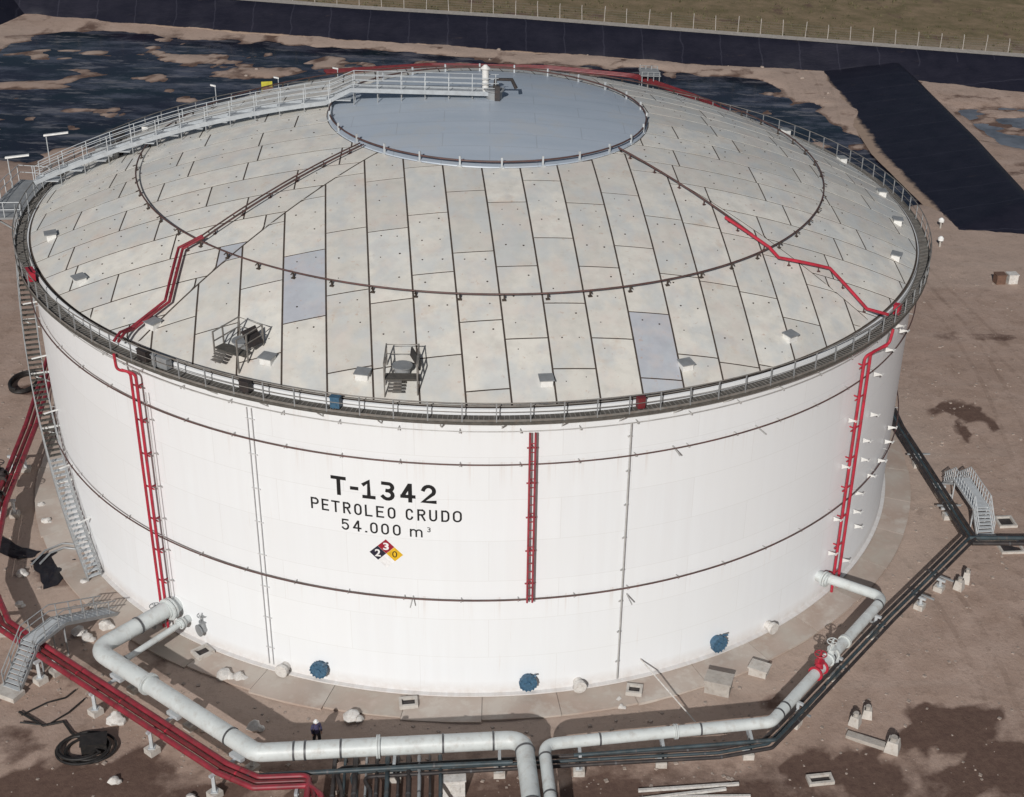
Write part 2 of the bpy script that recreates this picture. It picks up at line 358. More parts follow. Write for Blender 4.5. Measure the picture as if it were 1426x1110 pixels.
def ground_h(x, y):
    h = -.25 + .06 * noise.noise(Vector((x*.23, y*.23, 1.7))) + .045 * noise.noise(Vector((x*.6, y*.6, 4.1))) + .03 * noise.noise(Vector((x*1.2, y*1.2, 7.1)))
    rr = math.hypot(x, y)
    if y > 45:
        for poly, bias in PONDS:
            if not (poly[0][0] - 80 < x < 110): continue
            d = pip(x, y, poly)
            if d > -4:
                nz = noise.fractal(Vector((x*.085, y*.15, 9.3)), .75, 2.1, 6)
                h += -(.42) * sst(-2.5, 3.0, d + 2.2*noise.noise(Vector((x*.3, y*.3, 2.)))) + sst(0, 4, d) * (.42 * (nz + bias))
        h += .10 * noise.noise(Vector((x*.35, y*.35, 3.))) * sst(45, 60, y)
    return h
def steps(segs):
    out = [segs[0][0]]
    for a, b_, s in segs:
        n = max(1, round((b_ - a) / s)); out += [a + (b_ - a) * (i+1) / n for i in range(n)]
    return out
xs = steps([(-3000,-600,400),(-600,-150,75),(-150,-80,7),(-80,-50,1.3),(-50,64,.55),(64,110,1.3),(110,160,7),(160,600,75),(600,3000,400)])
ys = steps([(-600,-150,75),(-150,-56,8),(-56,52,.55),(52,118,.95),(118,150,6),(150,600,75),(600,4000,400)])
DAMP_SHADE = [(39.3,4.6,2.0,2.2,.55),(38.2,1.6,.7,2.2,.45),(37.3,5.0,1.0,.6,.35),(41.0,2.6,.7,1.3,.45),(20.2,-37.3,3.6,2.0,.7),(27,-34.2,3.6,2.6,.62),(29,-37.5,5,2.4,.62),(11,-40.5,7,2.2,.5),
        (-22,-37.2,7,3.0,.55),(-14.5,-37.6,1.5,.8,.7),(-3,-40,6,2.8,.9),(-5.5,-37.9,4.5,1.6,.9),(6.5,-38.6,3,1.6,.6),(-20,-36,4,2,.5),(34,-40,5,4,.5),(-27.2,-17,2.4,2.2,.35),(-26,-33,2.2,1.6,.3),(17.5,-31.5,1.6,1.0,.4),(-36,8,1.5,1.6,.45),(44,19,5,1.2,.25)]  # damp stains, plus soil darkened below the pipes to stand for shade
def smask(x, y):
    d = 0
    for cx_, cy_, rx, ry, a in DAMP_SHADE:
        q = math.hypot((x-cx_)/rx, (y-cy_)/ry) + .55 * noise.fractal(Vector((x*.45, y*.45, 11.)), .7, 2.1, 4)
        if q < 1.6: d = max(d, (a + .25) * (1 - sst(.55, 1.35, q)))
    if y < -25: d = max(d, .56 * sst(-28, -37.5, y + .10*abs(x)) )  # soil darkened toward the near edge, a vignette put into the colour
    wet = 0
    if y > 60: d = max(d, .52 * sst(.12, .5, noise.fractal(Vector((x*.16, y*.3, 31.)), .8, 2.1, 4)))
    d = max(d, .40 * sst(.34, .7, noise.fractal(Vector((x*.13, y*.13, 17.)), .8, 2.1, 4)))
    if y > 45:
        h = ground_h(x, y); wet = sst(-.44, -.62, h) * .62; d = max(d, wet)
    g = 0
    if y > 96 and y < 120: g = .28 * sst(96, 108, y + 3*noise.noise(Vector((x*.2, y*.2, 0))))
    if 30 < x < 62 and 30 < y < 110: g = max(g, .22)
    rr = math.hypot(x, y)
    if 31 < rr < 38 and y < 20: g = max(g, .35 * (1 - sst(33, 38, rr)))
    vv = sst(118, 126, y + x*.17)
    return (d, g, vv)
gv = []; gf = []; gc = []
nx = len(xs)
for y in ys:
    for x in xs:
        far = abs(x) > 112 or y > 152 or y < -58
        vv = sst(118, 126, y + x*.17)
        h = (-.25 if far else ground_h(x, y)) + vv * 1.9
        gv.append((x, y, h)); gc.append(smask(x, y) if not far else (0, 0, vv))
for j in range(len(ys) - 1):
    for i in range(nx - 1): gf.append((j*nx+i, j*nx+i+1, (j+1)*nx+i+1, (j+1)*nx+i))
me = bpy.data.meshes.new('ground'); me.from_pydata(gv, [], gf); me.update()
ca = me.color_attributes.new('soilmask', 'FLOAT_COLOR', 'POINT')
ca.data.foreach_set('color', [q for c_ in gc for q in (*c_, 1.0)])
me.polygons.foreach_set('use_smooth', [True] * len(me.polygons)); me.materials.append(MATS['soil'])
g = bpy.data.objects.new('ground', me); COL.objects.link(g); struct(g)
# ponds
for pi_, (poly, _) in enumerate(PONDS):
    cxp = sum(p[0] for p in poly) / len(poly); cyp = sum(p[1] for p in poly) / len(poly)
    vs = [(cxp + (x - cxp) * 1.06, cyp + (y - cyp) * 1.05, WATER_Z - .012*pi_) for x, y in poly]
    mb = MB(); mb.add(vs, [tuple(range(len(vs)))]); struct(mb.build('pond_water', 'water' if pi_ < 2 else 'water_grey'))

# ------------------------------------------------------------------ lined embankments
def dike(name, crest, toe_in, toe_out, width, seed):
    mb = MB(); N = len(crest); rows = []
    def sub(pl, n=26):
        out = []
        for a, b_ in zip(pl, pl[1:]):
            for k in range(n): out.append((Vector(a) * (1 - k/n) + Vector(b_) * (k/n)))
        out.append(Vector(pl[-1])); return out
    C = sub(crest); A = sub(toe_in); B = sub(toe_out); D_ = []
    for c_, b_ in zip(C, B):
        d = Vector((b_.x - c_.x, b_.y - c_.y, 0)).normalized(); D_.append(c_ + d * width)
    m_ = 5; prof = []
    for i in range(len(C)):
        row = []
        for k in range(m_ + 1):
            q = A[i].lerp(C[i], k / m_); nz = .35 * noise.noise(Vector((q.x*.22, q.y*.22, seed))) if 0 < k < m_ else (1.1 * noise.noise(Vector((q.x*.25, q.y*.25, seed))) + .5 * noise.noise(Vector((q.x*.8, q.y*.8, seed))))*(k == 0)
            q = q + Vector((0, -nz, (nz * .25) if k else 0)); row.append(q)
        row.append(D_[i])
        row.append(B[i]); prof.append(row)
    nr = len(prof[0]); vs = [q for r_ in prof for q in r_]
    fs = [(i*nr+k, (i+1)*nr+k, (i+1)*nr+k+1, i*nr+k+1) for i in range(len(prof)-1) for k in range(nr-1)]
    mb.add(vs, fs); return struct(mb.build(name, 'geomembrane', None, True))
Z0 = -.45
dike('embankment', [(-84,104,3),(-73,131.5,3),(-40,127.2,3),(-21.7,124.2,3),(3.5,121.4,3),(29.7,116.6,3),(55.2,112,3),(79,108,3),(130,99,3)],
     [(-75,102,Z0),(-69,127,Z0),(-47,123,Z0),(-21.4,118.6,Z0),(0,116,Z0),(28,111.3,Z0),(49,109.2,Z0),(77,101,Z0),(128,92,Z0)],
     [(-93,106,Z0),(-78,139,1.2),(-40,134,1.2),(-21,131,1.2),(4.4,128,1.2),(31,123,1.2),(56.5,119,1.2),(80,115,1.2),(131,106,1.2)], 2.2, 3.3)
dike('embankment', [(59.5,114,1.5),(59.6,98,1.4),(60.0,79,1.5),(60.0,50.6,1.5),(95,46,1.5)], [(47.6,111,Z0),(48.2,92,Z0),(47.6,72,Z0),(50.2,45.6,Z0),(94,36.6,Z0)],
     [(63,114,Z0),(63.2,98,Z0),(63.6,79,Z0),(63.4,55.5,Z0),(97,52,Z0)], .8, 7.7)
# pale track on the crest and the ground behind it
mb = MB()
tr = [(-84,134.6),(-40,128.6),(-21,125.4),(3.9,122.7),(30,117.9),(55.6,113.3),(79.2,109.3),(130.2,100.4)]
for off0 in (0,):
    vs = []
    for x, y in tr: vs += [(x, y - .9, 3.05), (x + .3, y + 1.3, 3.06), (x + .6, y + 3.2, 2.5)]
    fs = []
    for i in range(len(tr) - 1):
        for k in range(2): fs.append((i*3+k, (i+1)*3+k, (i+1)*3+k+1, i*3+k+1))
    mb.add(vs, fs)
struct(mb.build('path', 'concrete', None))
# wire fence along the crest
fe = thing('wire_fence', 'long wire fence on pale posts along the far lined bank', 'fence', (0, 120, 3))
pm = MB(); pm.tube([(0,0,-.4),(0,0,1.9),(0,.35,2.25)], .06, 6); pme = proto_mesh(pm, 'fence_post', 'concrete')
line = [Vector((x + .3, y + 1.1, 3.06)) for x, y in tr]
for p, d in along(line, 3.4): po_ = inst('post', pme, p, math.atan2(d.y, d.x), fe); po_.rotation_euler = (random.uniform(-.05, .05), random.uniform(-.05, .05), math.atan2(d.y, d.x)); po_.scale.z = random.uniform(.9, 1.04)
for z in (.35, .7, 1.05, 1.4, 1.8):
    MB().tube([p + Vector((0, 0, z)) for p in line], .011, 4).build('wire', 'rail_grey', fe)

# ------------------------------------------------------------------ tank
RS, ZW = 30.2, 18.7
SPH = 66.0; ZTOP = 26.4
def zd(r): return ZTOP - SPH + math.sqrt(SPH*SPH - r*r)
tank = thing('storage_tank', 'huge white crude oil storage tank with panelled dome roof, lettered T-1342', 'tank')
# shell
mb = MB(); n = 220
prof = [(RS+.28, -.02), (RS+.28, .06), (RS+.02, .08), (RS, .12), (RS, 18.66), (RS+.06, 18.67), (RS+.06, 19.02), (RS-.05, 19.05)]
vs = [cyl_pt(360*i/n, r, z) for r, z in prof for i in range(n)]
fs = [(k*n+i, k*n+(i+1) % n, (k+1)*n+(i+1) % n, (k+1)*n+i) for k in range(len(prof)-1) for i in range(n)]
mb.add(vs, fs); shell = mb.build('shell', 'shell_paint', tank, True)
# roof deck + panels
mb = MB(); n = 240; rings = [.01] + [30.16*i/36 for i in range(1, 37)]
vs = [cyl_pt(360*i/n, r, zd(r) - .018) for r in rings for i in range(n)]
fs = [(k*n+i, k*n+(i+1) % n, (k+1)*n+(i+1) % n, (k+1)*n+i) for k in range(len(rings)-1) for i in range(n)]
mb.add(vs, fs); roof = mb.build('roof', 'roof_deck', tank, True)
PITCH = 2.37; SECT = ((R_(-5.05), .92, 45, 45), (R_(-5.05), .75, 45, 45), (R_(-5.05), .4, 45, 45), (0.0, .06, 50, 40)); GAP = .052
blue_pts = [Vector((-9.9,-21.5)), Vector((9.0,-26.0)), Vector((-16.2,-17.4))]
fasten = MB(); panels = 0
for sct in range(4):
    rot = Matrix.Rotation(sct * math.pi / 2, 2)
    TH, UOFF, BP, BN = SECT[sct]; TP, TN = math.tan(R_(BP)), math.tan(R_(BN))
    ud = rot @ Vector((math.cos(TH), -math.sin(TH))); vd = rot @ Vector((-math.sin(TH), -math.cos(TH)))
    for k in range(-11, 11):
        u0 = UOFF + PITCH * k + GAP; u1 = u0 + PITCH - 2 * GAP
        if abs((u0+u1)/2) > 23.4: continue
        vmax = math.sqrt(max(0, 30.0**2 - min(u0*u0, u1*u1))) if abs(u0) < 30 else 0
        rnd = random.Random(sct*100 + k)
        v = 7.4 + (k % 2) * 2.65 + rnd.uniform(-.8, .8) - 5.3
        while v < vmax:
            ve = v + 5.3 + rnd.choice((0, 0, 0, -.9, .6))
            nu, nv = (8 if abs(u0+u1) > 9 else 2), 4; grid = []; ok = False; area = 0
            for a in range(nu + 1):
                u = u0 + (u1 - u0) * a / nu
                lo = max(v + GAP*.9, (u / TP if u > 0 else -u / TN) + GAP*1.4, math.sqrt(max(0, 10.95**2 - u*u)))
                hi = min(ve - GAP*.9, math.sqrt(max(0, 30.02**2 - u*u)))
                if hi < lo: lo = hi
                else: area += hi - lo
                grid.append([(u, lo + (hi - lo) * b_ / nv) for b_ in range(nv + 1)])
            if area > (.2 if nu > 2 else .08):
                pb = MB(); top = []; 
                for a in range(nu + 1):
                    for b_ in range(nv + 1):
                        q = ud * grid[a][b_][0] + vd * grid[a][b_][1]; top.append(Vector((q.x, q.y, zd(q.length))))
                idx = lambda a, b_: a * (nv + 1) + b_
                fs = [(idx(a, b_), idx(a, b_+1), idx(a+1, b_+1), idx(a+1, b_)) for a in range(nu) for b_ in range(nv)]
                edge = [idx(0, b_) for b_ in range(nv+1)] + [idx(a, nv) for a in range(1, nu+1)] + [idx(nu, b_) for b_ in range(nv-1, -1, -1)] + [idx(a, 0) for a in range(nu-1, 0, -1)]
                kk = len(top); low = [top[e] - Vector((0, 0, .03)) for e in edge]
                fs += [(edge[(i+1) % len(edge)], edge[i], kk + i, kk + (i+1) % len(edge)) for i in range(len(edge))]
                pb.add(top + low, [f[::-1] for f in fs])
                cc = sum((Vector((q.x, q.y)) for q in top), Vector((0, 0))) / len(top)
                bl = any(abs((cc - bp).dot(ud)) < PITCH/2 and abs((cc - bp).dot(vd)) < 2.3 for bp in blue_pts)
                po = pb.build('roof_panel', 'roof_panel_blue' if bl else 'roof_panel', roof)
                if bl: po['label'] = 'blue grey replacement roof panel'
                panels += 1
                # fastener heads
                vv = max(grid[0][0][1], grid[nu][0][1]) + .6; vend = min(grid[0][nv][1], grid[nu][nv][1]) - .3
                while vv < vend:
                    for fu in (.3, .74):
                        u = u0 + (u1 - u0) * (fu + rnd.uniform(-.04, .04)); q = ud * u + vd * (vv + rnd.uniform(-.15, .15))
                        if rnd.random() < .6:
                            z = zd(q.length); s_ = rnd.uniform(.025, .06)
                            fasten.add([(q.x + s_*math.cos(a), q.y + s_*math.sin(a), z + dz) for dz in (-.02, .03) for a in (0, 1.57, 3.14, 4.71)],
                                       [(4,5,6,7),(0,1,5,4),(1,2,6,5),(2,3,7,6),(3,0,4,7)])
                    vv += 1.75
            v = ve
struct(fasten.build('fastener_heads', 'roof_deck', roof), 'stuff')
# centre cap
mb = MB(); n = 96; prof = [(0.01, .04), (4, .04), (8, .04), (10.5, .05), (10.85, .05), (10.9, -.05)]
vs = [cyl_pt(360*i/n, r, zd(r) + h) for r, h in prof for i in range(n)]
fs = [(k*n+i, (k+1)*n+i, (k+1)*n+(i+1) % n, k*n+(i+1) % n) for k in range(len(prof)-1) for i in range(n)]
mb.add(vs, fs); cap = mb.build('roof_cap', 'roof_cap', roof, True, 'smooth blue grey round cap at the top of the roof')
# rings of pipe on the roof
def ring(r, z, rad, name, mat, parent, n=180, az0=0, az1=360, label=None):
    full = az1 - az0 >= 360
    pts = [cyl_pt(az0 + (az1-az0)*i/n, r, z) for i in range(n if full else n + 1)]
    return MB().tube(pts, rad, 7, full).build(name, mat, parent, True, label)
rp = ring(23.3, zd(23.3) + .36, .052, 'spray_ring', 'pipe_ring', tank, label='dark red pipe ring around the middle of the roof')
sm = MB(); sm.beam((0, 0, -.05), (0, 0, .36), .08, .08); sm.box((0, 0, .0), (.24, .2, .06)); sm.cyl((.0, -.05, .36), (0, -.25, .28), .035, 6)
sme = proto_mesh(sm, 'support', 'roof_deck')
for i in range(60): 
    az = i * 6 + 2; inst('ring_support', sme, cyl_pt(az, 23.3, zd(23.3)), R_(az), rp)
rc = ring(10.75, zd(10.75) + .34, .06, 'cap_ring', 'pipe_ring', tank, 120, label='thin pipe ring around the roof cap')
sm = MB(); sm.beam((0, 0, -.05), (0, 0, .62), .11, .11); sm.box((0, 0, 0), (.3, .3, .06)); sme2 = proto_mesh(sm, 'support', 'galvanised_light')
for i in range(26): inst('ring_support', sme2, cyl_pt(i*13.85+4, 10.78, zd(10.78)), R_(i*13.85), rc)
def roof_run(name, mat, azr, rad, gap, h=.3, label=None, n=8):
    out = []
    pts = [cyl_pt(a, r, zd(min(r, 30)) + hh) for a, r, hh in azr]
    dense = []
    for a, b_ in zip(pts, pts[1:]):
        m_ = max(2, int((b_ - a).length / 1.2))
        for k in range(m_):
            q = a.lerp(b_, k/m_); rr = math.hypot(q.x, q.y)
            base = q.z if rr > 29.9 else zd(rr) + (a.z - zd(min(30, math.hypot(a.x, a.y)))) * (1-k/m_) + (b_.z - zd(min(30, math.hypot(b_.x, b_.y)))) * (k/m_)
            dense.append(Vector((q.x, q.y, base)))
    dense.append(pts[-1])
    xy = [(p.x, p.y) for p in dense]
    for s_ in ((-gap/2, gap/2) if gap else (0,)):
        o2 = offset_poly(xy, s_, 0); pl = [Vector((q.x, q.y, d.z)) for q, d in zip(o2, dense)]
        out.append(MB().tube(pl, rad, n).build(name, mat, tank, True, label))
    return out, dense
# left feed: maroon from the cap to the ring, red below
_, dn = roof_run('roof_feed_pipe', 'pipe_ring', [(-47, 11.0, .26), (-46.5, 23.3, .34)], .048, .36, label='double dark pipe running up the left of the roof to the cap')
_, d2 = roof_run('roof_feed_pipe', 'pipe_crimson', [(-46.4, 23.0, .40), (-47.3, 24.3, .38), (-40.6, 27.5, .38), (-41.2, 29.7, .45), (-40.6, 30.6, .75), (-40.2, 31.2, .5)], .085, .26, label='red pipe stepping down the left of the roof to the rim')
_, d3 = roof_run('roof_feed_pipe', 'pipe_ring', [(49.0, 11.0, .3), (47.2, 22.0, .35)], .06, 0, label='thin rusty pipe running up the right of the roof to the cap')
_, d4 = roof_run('roof_feed_pipe', 'pipe_red', [(46.6, 20.0, .33), (47.0, 23.3, .4), (46.4, 24.2, .4), (52.6, 26.4, .38), (50.6, 29.6, .40), (50.2, 31.1, .75)], .10, 0, label='red pipe stepping down the right of the roof to the rim')
sm = MB(); sm.beam((0, 0, -.05), (0, 0, .3), .06, .06); sm.box((0, 0, 0), (.22, .18, .05)); sme3 = proto_mesh(sm, 'support', 'pipe_ring')
for dd in (dn, d2, d3, d4):
    for p, d in along(dd, 2.1, 1.0):
        rr = math.hypot(p.x, p.y)
        if rr < 29.6: inst('pipe_support', sme3, (p.x, p.y, zd(rr)), math.atan2(d.y, d.x), roof)
# walkway around the rim, handrail
n = 180
mb = MB(); prof = [(RS+.07, ZW), (31.05, ZW), (31.05, ZW-.16), (30.98, ZW-.16), (30.98, ZW-.05), (RS+.07, ZW-.05)]
vs = [cyl_pt(360*i/n, r, z) for r, z in prof for i in range(n)]
fs = [(k*n+i, ((k+1) % 6)*n+i, ((k+1) % 6)*n+(i+1) % n, k*n+(i+1) % n) for k in range(6) for i in range(n)]
mb.add(vs, fs); walk = mb.build('rim_walkway', 'grating', tank, False, 'dark grating walkway around the rim of the tank')
bk_ = MB(); bk_.beam((0, .80, -.1), (0, -.02, -.1), .06, .1); bk_.beam((0, .0, -.12), (0, .80, -.75), .06, .06)
bme = proto_mesh(bk_, 'bracket', 'white_steel')
for i in range(60): 
    az = i*6 + 1.3; inst('bracket', bme, cyl_pt(az, 31.0, ZW-.06), R_(az), walk)
# bar strips of the grating deck (fine relief, uncountable)
mb = MB()
for i in range(720):
    az = i*.5; mb.beam(cyl_pt(az, RS+.12, ZW+.012), cyl_pt(az, 31.0, ZW+.012), .05, .03)
struct(mb.build('grating_bars', 'rail_grey', walk), 'stuff')
hr = ring(31.0, ZW+1.1, .035, 'handrail', 'rail_grey', tank, 240, label='grey handrail around the rim walkway')
ring(31.0, ZW+.58, .022, 'mid_rail', 'rail_grey', hr, 240)
mb = MB(); vs = [cyl_pt(360*i/240, 31.03, z) for z in (ZW+.02, ZW+.16) for i in range(240)]
mb.add(vs, [(i, (i+1) % 240, 240+(i+1) % 240, 240+i) for i in range(240)]); mb.build('kick_plate', 'rail_grey', hr)
hp = MB(); hp.beam((0, 0, 0), (0, 0, 1.1), .06, .06); hpm = proto_mesh(hp, 'post', 'galvanised')
for i in range(110): inst('post', hpm, cyl_pt(i*360/110+.7, 31.0, ZW), R_(i*360/110), hr)
# inner rail: low gutter rail along the roof edge
ig = ring(30.25, 19.22, .03, 'roof_edge_rail', 'rail_grey', tank, 200)
# rings of spray pipe on the shell
for z, rad, mat, lab in ((15.8, .045, 'pipe_ring', 'upper dark spray pipe around the shell'), (6.92, .045, 'pipe_ring', 'lower dark spray pipe around the shell'), (17.85, .028, 'conduit', 'thin grey conduit below the rim walkway')):
    rr_ = ring(30.52, z, rad, 'shell_ring_pipe', mat, tank, 220, label=lab)
    sb = MB(); sb.beam((0, .36, 0), (0, -.02, 0), .04, .04); sb.box((0, -.01, -.05), (.07, .07, .1)); sbm = proto_mesh(sb, 'bracket', 'conduit')
    for i in range(60): 
        az = i*6 + 3.1; inst('bracket', sbm, cyl_pt(az, 30.52, z), R_(az), rr_)
# risers
def riser(azs, z0, z1, rad, mat, lab, r=30.72, tails=()):
    objs = []
    for k, az in enumerate(azs):
        pts = [cyl_pt(az, r, z0), cyl_pt(az, r, z1)]
        if k < len(tails) and tails[k]: pts += [cyl_pt(*q) for q in tails[k]]
        o = MB().tube(fillet(pts, .35, 4), rad, 9).build('riser_pipe', mat, tank, True, lab); objs.append(o)
    az = sum(azs) / len(azs)
    zc = z0 + 1.2
    while zc < z1:
        w_ = abs(azs[-1] - azs[0]) * R_(1) * r + .3
        mb = MB(); mb.beam(cyl_pt(az - .3, r, zc) , cyl_pt(az + .3, r, zc), .08, .08)
        mb = MB(); q_ = min(.16, (r - RS) * .5); t_ = .05 if rad < .05 else .07; a0 = cyl_pt(azs[0] - .25, r - q_, zc); a1 = cyl_pt(azs[-1] + .25, r - q_, zc); mb.beam(a0, a1, t_, t_)
        mb.beam(cyl_pt(az, r - q_, zc), cyl_pt(az, RS - .02, zc), t_, t_)
        mb.build('clamp', mat, objs[0]); zc += 2.2
    return objs
riser([-39.75, -38.95], .25, 17.75, .082, 'pipe_red', 'pair of red riser pipes up the left of the shell', 30.75, ([(-40.6, 31.25, 17.9), (-40.6, 31.3, 18.9)], [(-40.0, 31.2, 18.0)]))
riser([-38.3], .4, 16.6, .028, 'conduit', 'thin grey conduit beside the left red risers', 30.5)
riser([4.0, 4.55], 6.85, 17.85, .06, 'pipe_middle', 'pair of dark red pipes up the middle of the shell', 30.72)
riser([47.1, 48.5], .2, 17.6, .095, 'pipe_red', 'pair of red riser pipes up the right of the shell', 30.75, ([(50.9, 31.3, 17.95), (51.2, 31.35, 18.85)], [(50.4, 31.3, 17.9)]))
riser([-25.2, -24.65], .3, 17.6, .024, 'conduit_pale', 'pale double conduit running down the shell left of the lettering', 30.3)
riser([14.5], .3, 17.8, .05, 'conduit', 'thin grey conduit running down the shell right of the middle', 30.42)
# rungs of pipe ladder tray on the middle riser
for zc in [7.3 + .55*i for i in range(19)]:
    MB().beam(cyl_pt(3.95, 30.72, zc), cyl_pt(4.6, 30.72, zc), .04, .04).build('rung', 'pipe_middle', tank)
# small stand-off brackets catching the light at the right and beside the stair
sb = MB(); sb.beam((0, .55, 0), (0, -.45, 0), .07, .09); sb.add([(-.04, .5, 0), (-.04, -.4, .02), (-.04, .5, -.42), (.04, .5, 0), (.04, -.4, .02), (.04, .5, -.42)], [(0,1,2),(5,4,3),(0,3,4,1),(1,4,5,2),(2,5,3,0)])
sb.box((0, -.45, .03), (.5, .16, .05)); sbm = proto_mesh(sb, 'bracket', 'white_steel')
for az, z in [(58,17.5),(60.5,16.6),(55.2,16.4),(52.3,15.3),(53.2,12.2),(62.8,8.8),(62.0,7.9),(59.5,7.1),(55.5,7.0),(52.0,6.6),(52.2,9.1),(53.4,3.6),(51.9,10.6),(52.2,5.1),(50.9,1.6),(46.9,13.2),(46.8,9.9),(46.6,6.0),(46.5,3.4)]:
    bo_ = inst('stand_off_bracket', sbm, cyl_pt(az, 30.62, z), R_(az + (az*7.3 + z*3.1) % 14 - 7), tank); bo_.scale = (.75, .6, .7)
for az, z in [(19.5, 15.8), (15.2, 6.3), (-8, 6.9), (30, 15.8)]:
    mb = MB(); mb.beam(cyl_pt(az, RS, z), cyl_pt(az, RS+.95, z-.12), .06, .06); mb.build('spray_nozzle', 'conduit', tank)
# lettering, painted on the curved plate
def wrap_text(body, az, z, height, width, mat, name, label, spacing=1.0, weight=0.0):
    cu_ = bpy.data.curves.new('t', 'FONT'); cu_.body = body; cu_.align_x = 'CENTER'; cu_.align_y = 'CENTER'; cu_.space_character = spacing; cu_.offset = weight; cu_.resolution_u = 3
    to = bpy.data.objects.new('t', cu_); COL.objects.link(to); dg = bpy.context.evaluated_depsgraph_get()
    me = bpy.data.meshes.new_from_object(to.evaluated_get(dg)); bpy.data.objects.remove(to)
    xs_ = [v.co.x for v in me.vertices]; ys_ = [v.co.y for v in me.vertices]; x0, x1, y0, y1 = min(xs_), max(xs_), min(ys_), max(ys_)
    mb = MB(); rr = RS + .012
    pts = []
    for v in me.vertices:
        X = ((v.co.x - x0) / (x1 - x0) - .5) * width; Y = ((v.co.y - y0) / (y1 - y0) - .5) * height
        pts.append(cyl_pt(az + math.degrees(X / rr), rr, z + Y))
    mb.add(pts, [tuple(p.vertices) for p in me.polygons]); bpy.data.meshes.remove(me)
    return mb.build(name, mat, tank, False, label)
def arc(cx_, cy_, rx, ry, a0, a1, n=8): return [(cx_ + rx*math.cos(R_(a0 + (a1-a0)*k/n)), cy_ + ry*math.sin(R_(a0 + (a1-a0)*k/n))) for k in range(n+1)]
STAD = arc(.5,.70,.5,.30,0,180,10) + arc(.5,.30,.5,.30,180,360,10)
GLY = {'T': [[(0,1),(1,1)],[(.5,1),(.5,0)]], '-': [[(0,.46),(1,.46)]], '1': [[(.08,.80),(.54,1),(.54,0)],[(.08,0),(1,0)]],
 '3': [[(.05,1)] + arc(.5,.77,.46,.23,70,-90,8) , arc(.45,.27,.52,.27,90,-150,10)], '4': [[(.70,0),(.70,1)],[(.60,.96),(.03,.30)],[(.0,.27),(1,.27)]],
 '2': [arc(.5,.70,.47,.30,165,-35,10) + [(.0,0),(1,0)]], 'P': [[(0,0),(0,1),(.6,1)] + arc(.6,.74,.4,.26,90,-90,8) + [(0,.48)]],
 'E': [[(1,1),(0,1),(0,0),(1,0)],[(0,.52),(.85,.52)]], 'R': [[(0,0),(0,1),(.6,1)] + arc(.6,.76,.4,.24,90,-90,8) + [(0,.52)],[(.5,.52),(1,0)]],
 'O': [STAD + [STAD[0]]], '0': [STAD + [STAD[0]]], 'L': [[(0,1),(0,0),(1,0)]], 'C': [arc(.5,.70,.5,.30,15,180,9) + arc(.5,.30,.5,.30,180,345,9)],
 'U': [[(0,1),(0,.32)] + arc(.5,.30,.5,.30,180,360,10) + [(1,1)]], 'D': [[(0,0),(0,1),(.5,1)] + arc(.5,.68,.5,.32,90,0,6) + arc(.5,.32,.5,.32,0,-90,6) + [(0,0)]],
 '5': [[(.92,1),(.1,1),(.06,.56)] + arc(.47,.33,.5,.33,125,-150,11)], '.': [[(0,0),(1,0)]],
 'm': [[(0,0),(0,.62)],[(0,.42)] + arc(.25,.40,.25,.22,150,0,7) + [(.5,0)],[(.5,.42)] + arc(.75,.40,.25,.22,150,0,7) + [(1,0)]]}
def letters(chars, mpp, cpx, az, z, h, th, label):
    mb = MB(); rr = RS + .012
    for ch, x0, x1, hh, zo in chars:
        X0, X1 = (x0 - cpx)*mpp + th/2, (x1 - cpx)*mpp - th/2
        for st_ in GLY[ch]:
            P = [Vector((X0 + (X1-X0)*px, th/2 + (hh-th)*py + zo)) for px, py in st_]
            if ch == '.': xm = ((x0+x1)/2 - cpx)*mpp; P = [Vector((xm - .012, th*.55)), Vector((xm + .012, th*.55))]
            closed = (P[0] - P[-1]).length < 1e-5 and len(P) > 4; L_, R2 = [], []
            for i, p in enumerate(P):
                d0 = (p - P[i-1]).normalized() if i else ((p - P[-2]).normalized() if closed else (P[1] - p).normalized())
                d1 = (P[i+1] - p).normalized() if i < len(P)-1 else ((P[1] - p).normalized() if closed else d0)
                m_ = (d0 + d1); m_ = m_.normalized() if m_.length > .2 else d1
                n_ = Vector((-m_.y, m_.x)); sc = min(1.5, 1/max(.3, n_.dot(Vector((-d0.y, d0.x)))))
                e = Vector((0, 0))
                if not closed and i == 0: e = -d0*th/2
                if not closed and i == len(P)-1: e = d0*th/2
                L_.append(p + e + n_*th/2*sc); R2.append(p + e - n_*th/2*sc)
            pts = [cyl_pt(az + math.degrees(q.x / rr), rr, z + q.y) for q in L_ + R2]; K = len(P)
            mb.add(pts, [(i, K+i, K+i+1, i+1) for i in range(K-1)]); rr += .0006
    return mb.build('lettering', 'lettering_black', tank, False, label)
MPX = 5.78/810
letters([('T',265,385,1.2,0),('-',415,480,1.2,0),('1',503,612,1.2,0),('3',655,762,1.2,0),('4',803,918,1.2,0),('2',960,1077,1.2,0)], MPX, 670, -10.85, 13.10, 1.2, .215, 'large black letters T-1342')
w1 = [('P',120,185),('E',207,264),('T',285,352),('R',377,437),('O',464,523),('L',548,605),('E',635,695),('O',723,783)]
w2 = [('C',860,917),('R',948,1010),('U',1037,1098),('D',1128,1190),('O',1215,1283)]
letters([(c_, a, b_, .74, 0) for c_, a, b_ in w1], 8.4/1165, 702, -10.72, 11.96, .74, .105, 'black letters PETROLEO')
letters([(c_, a, b_, .74, 0) for c_, a, b_ in w2], 8.4/1165, 702, -10.72, 11.96, .74, .105, 'black letters CRUDO')
w3 = [('5',350,412),('4',440,507),('.',536,550),('0',575,634),('0',660,720),('0',750,810)]
letters([(c_, a, b_, .72, 0) for c_, a, b_ in w3], 4.95/685, 692, -10.75, 10.88, .72, .10, 'black figures 54.000')
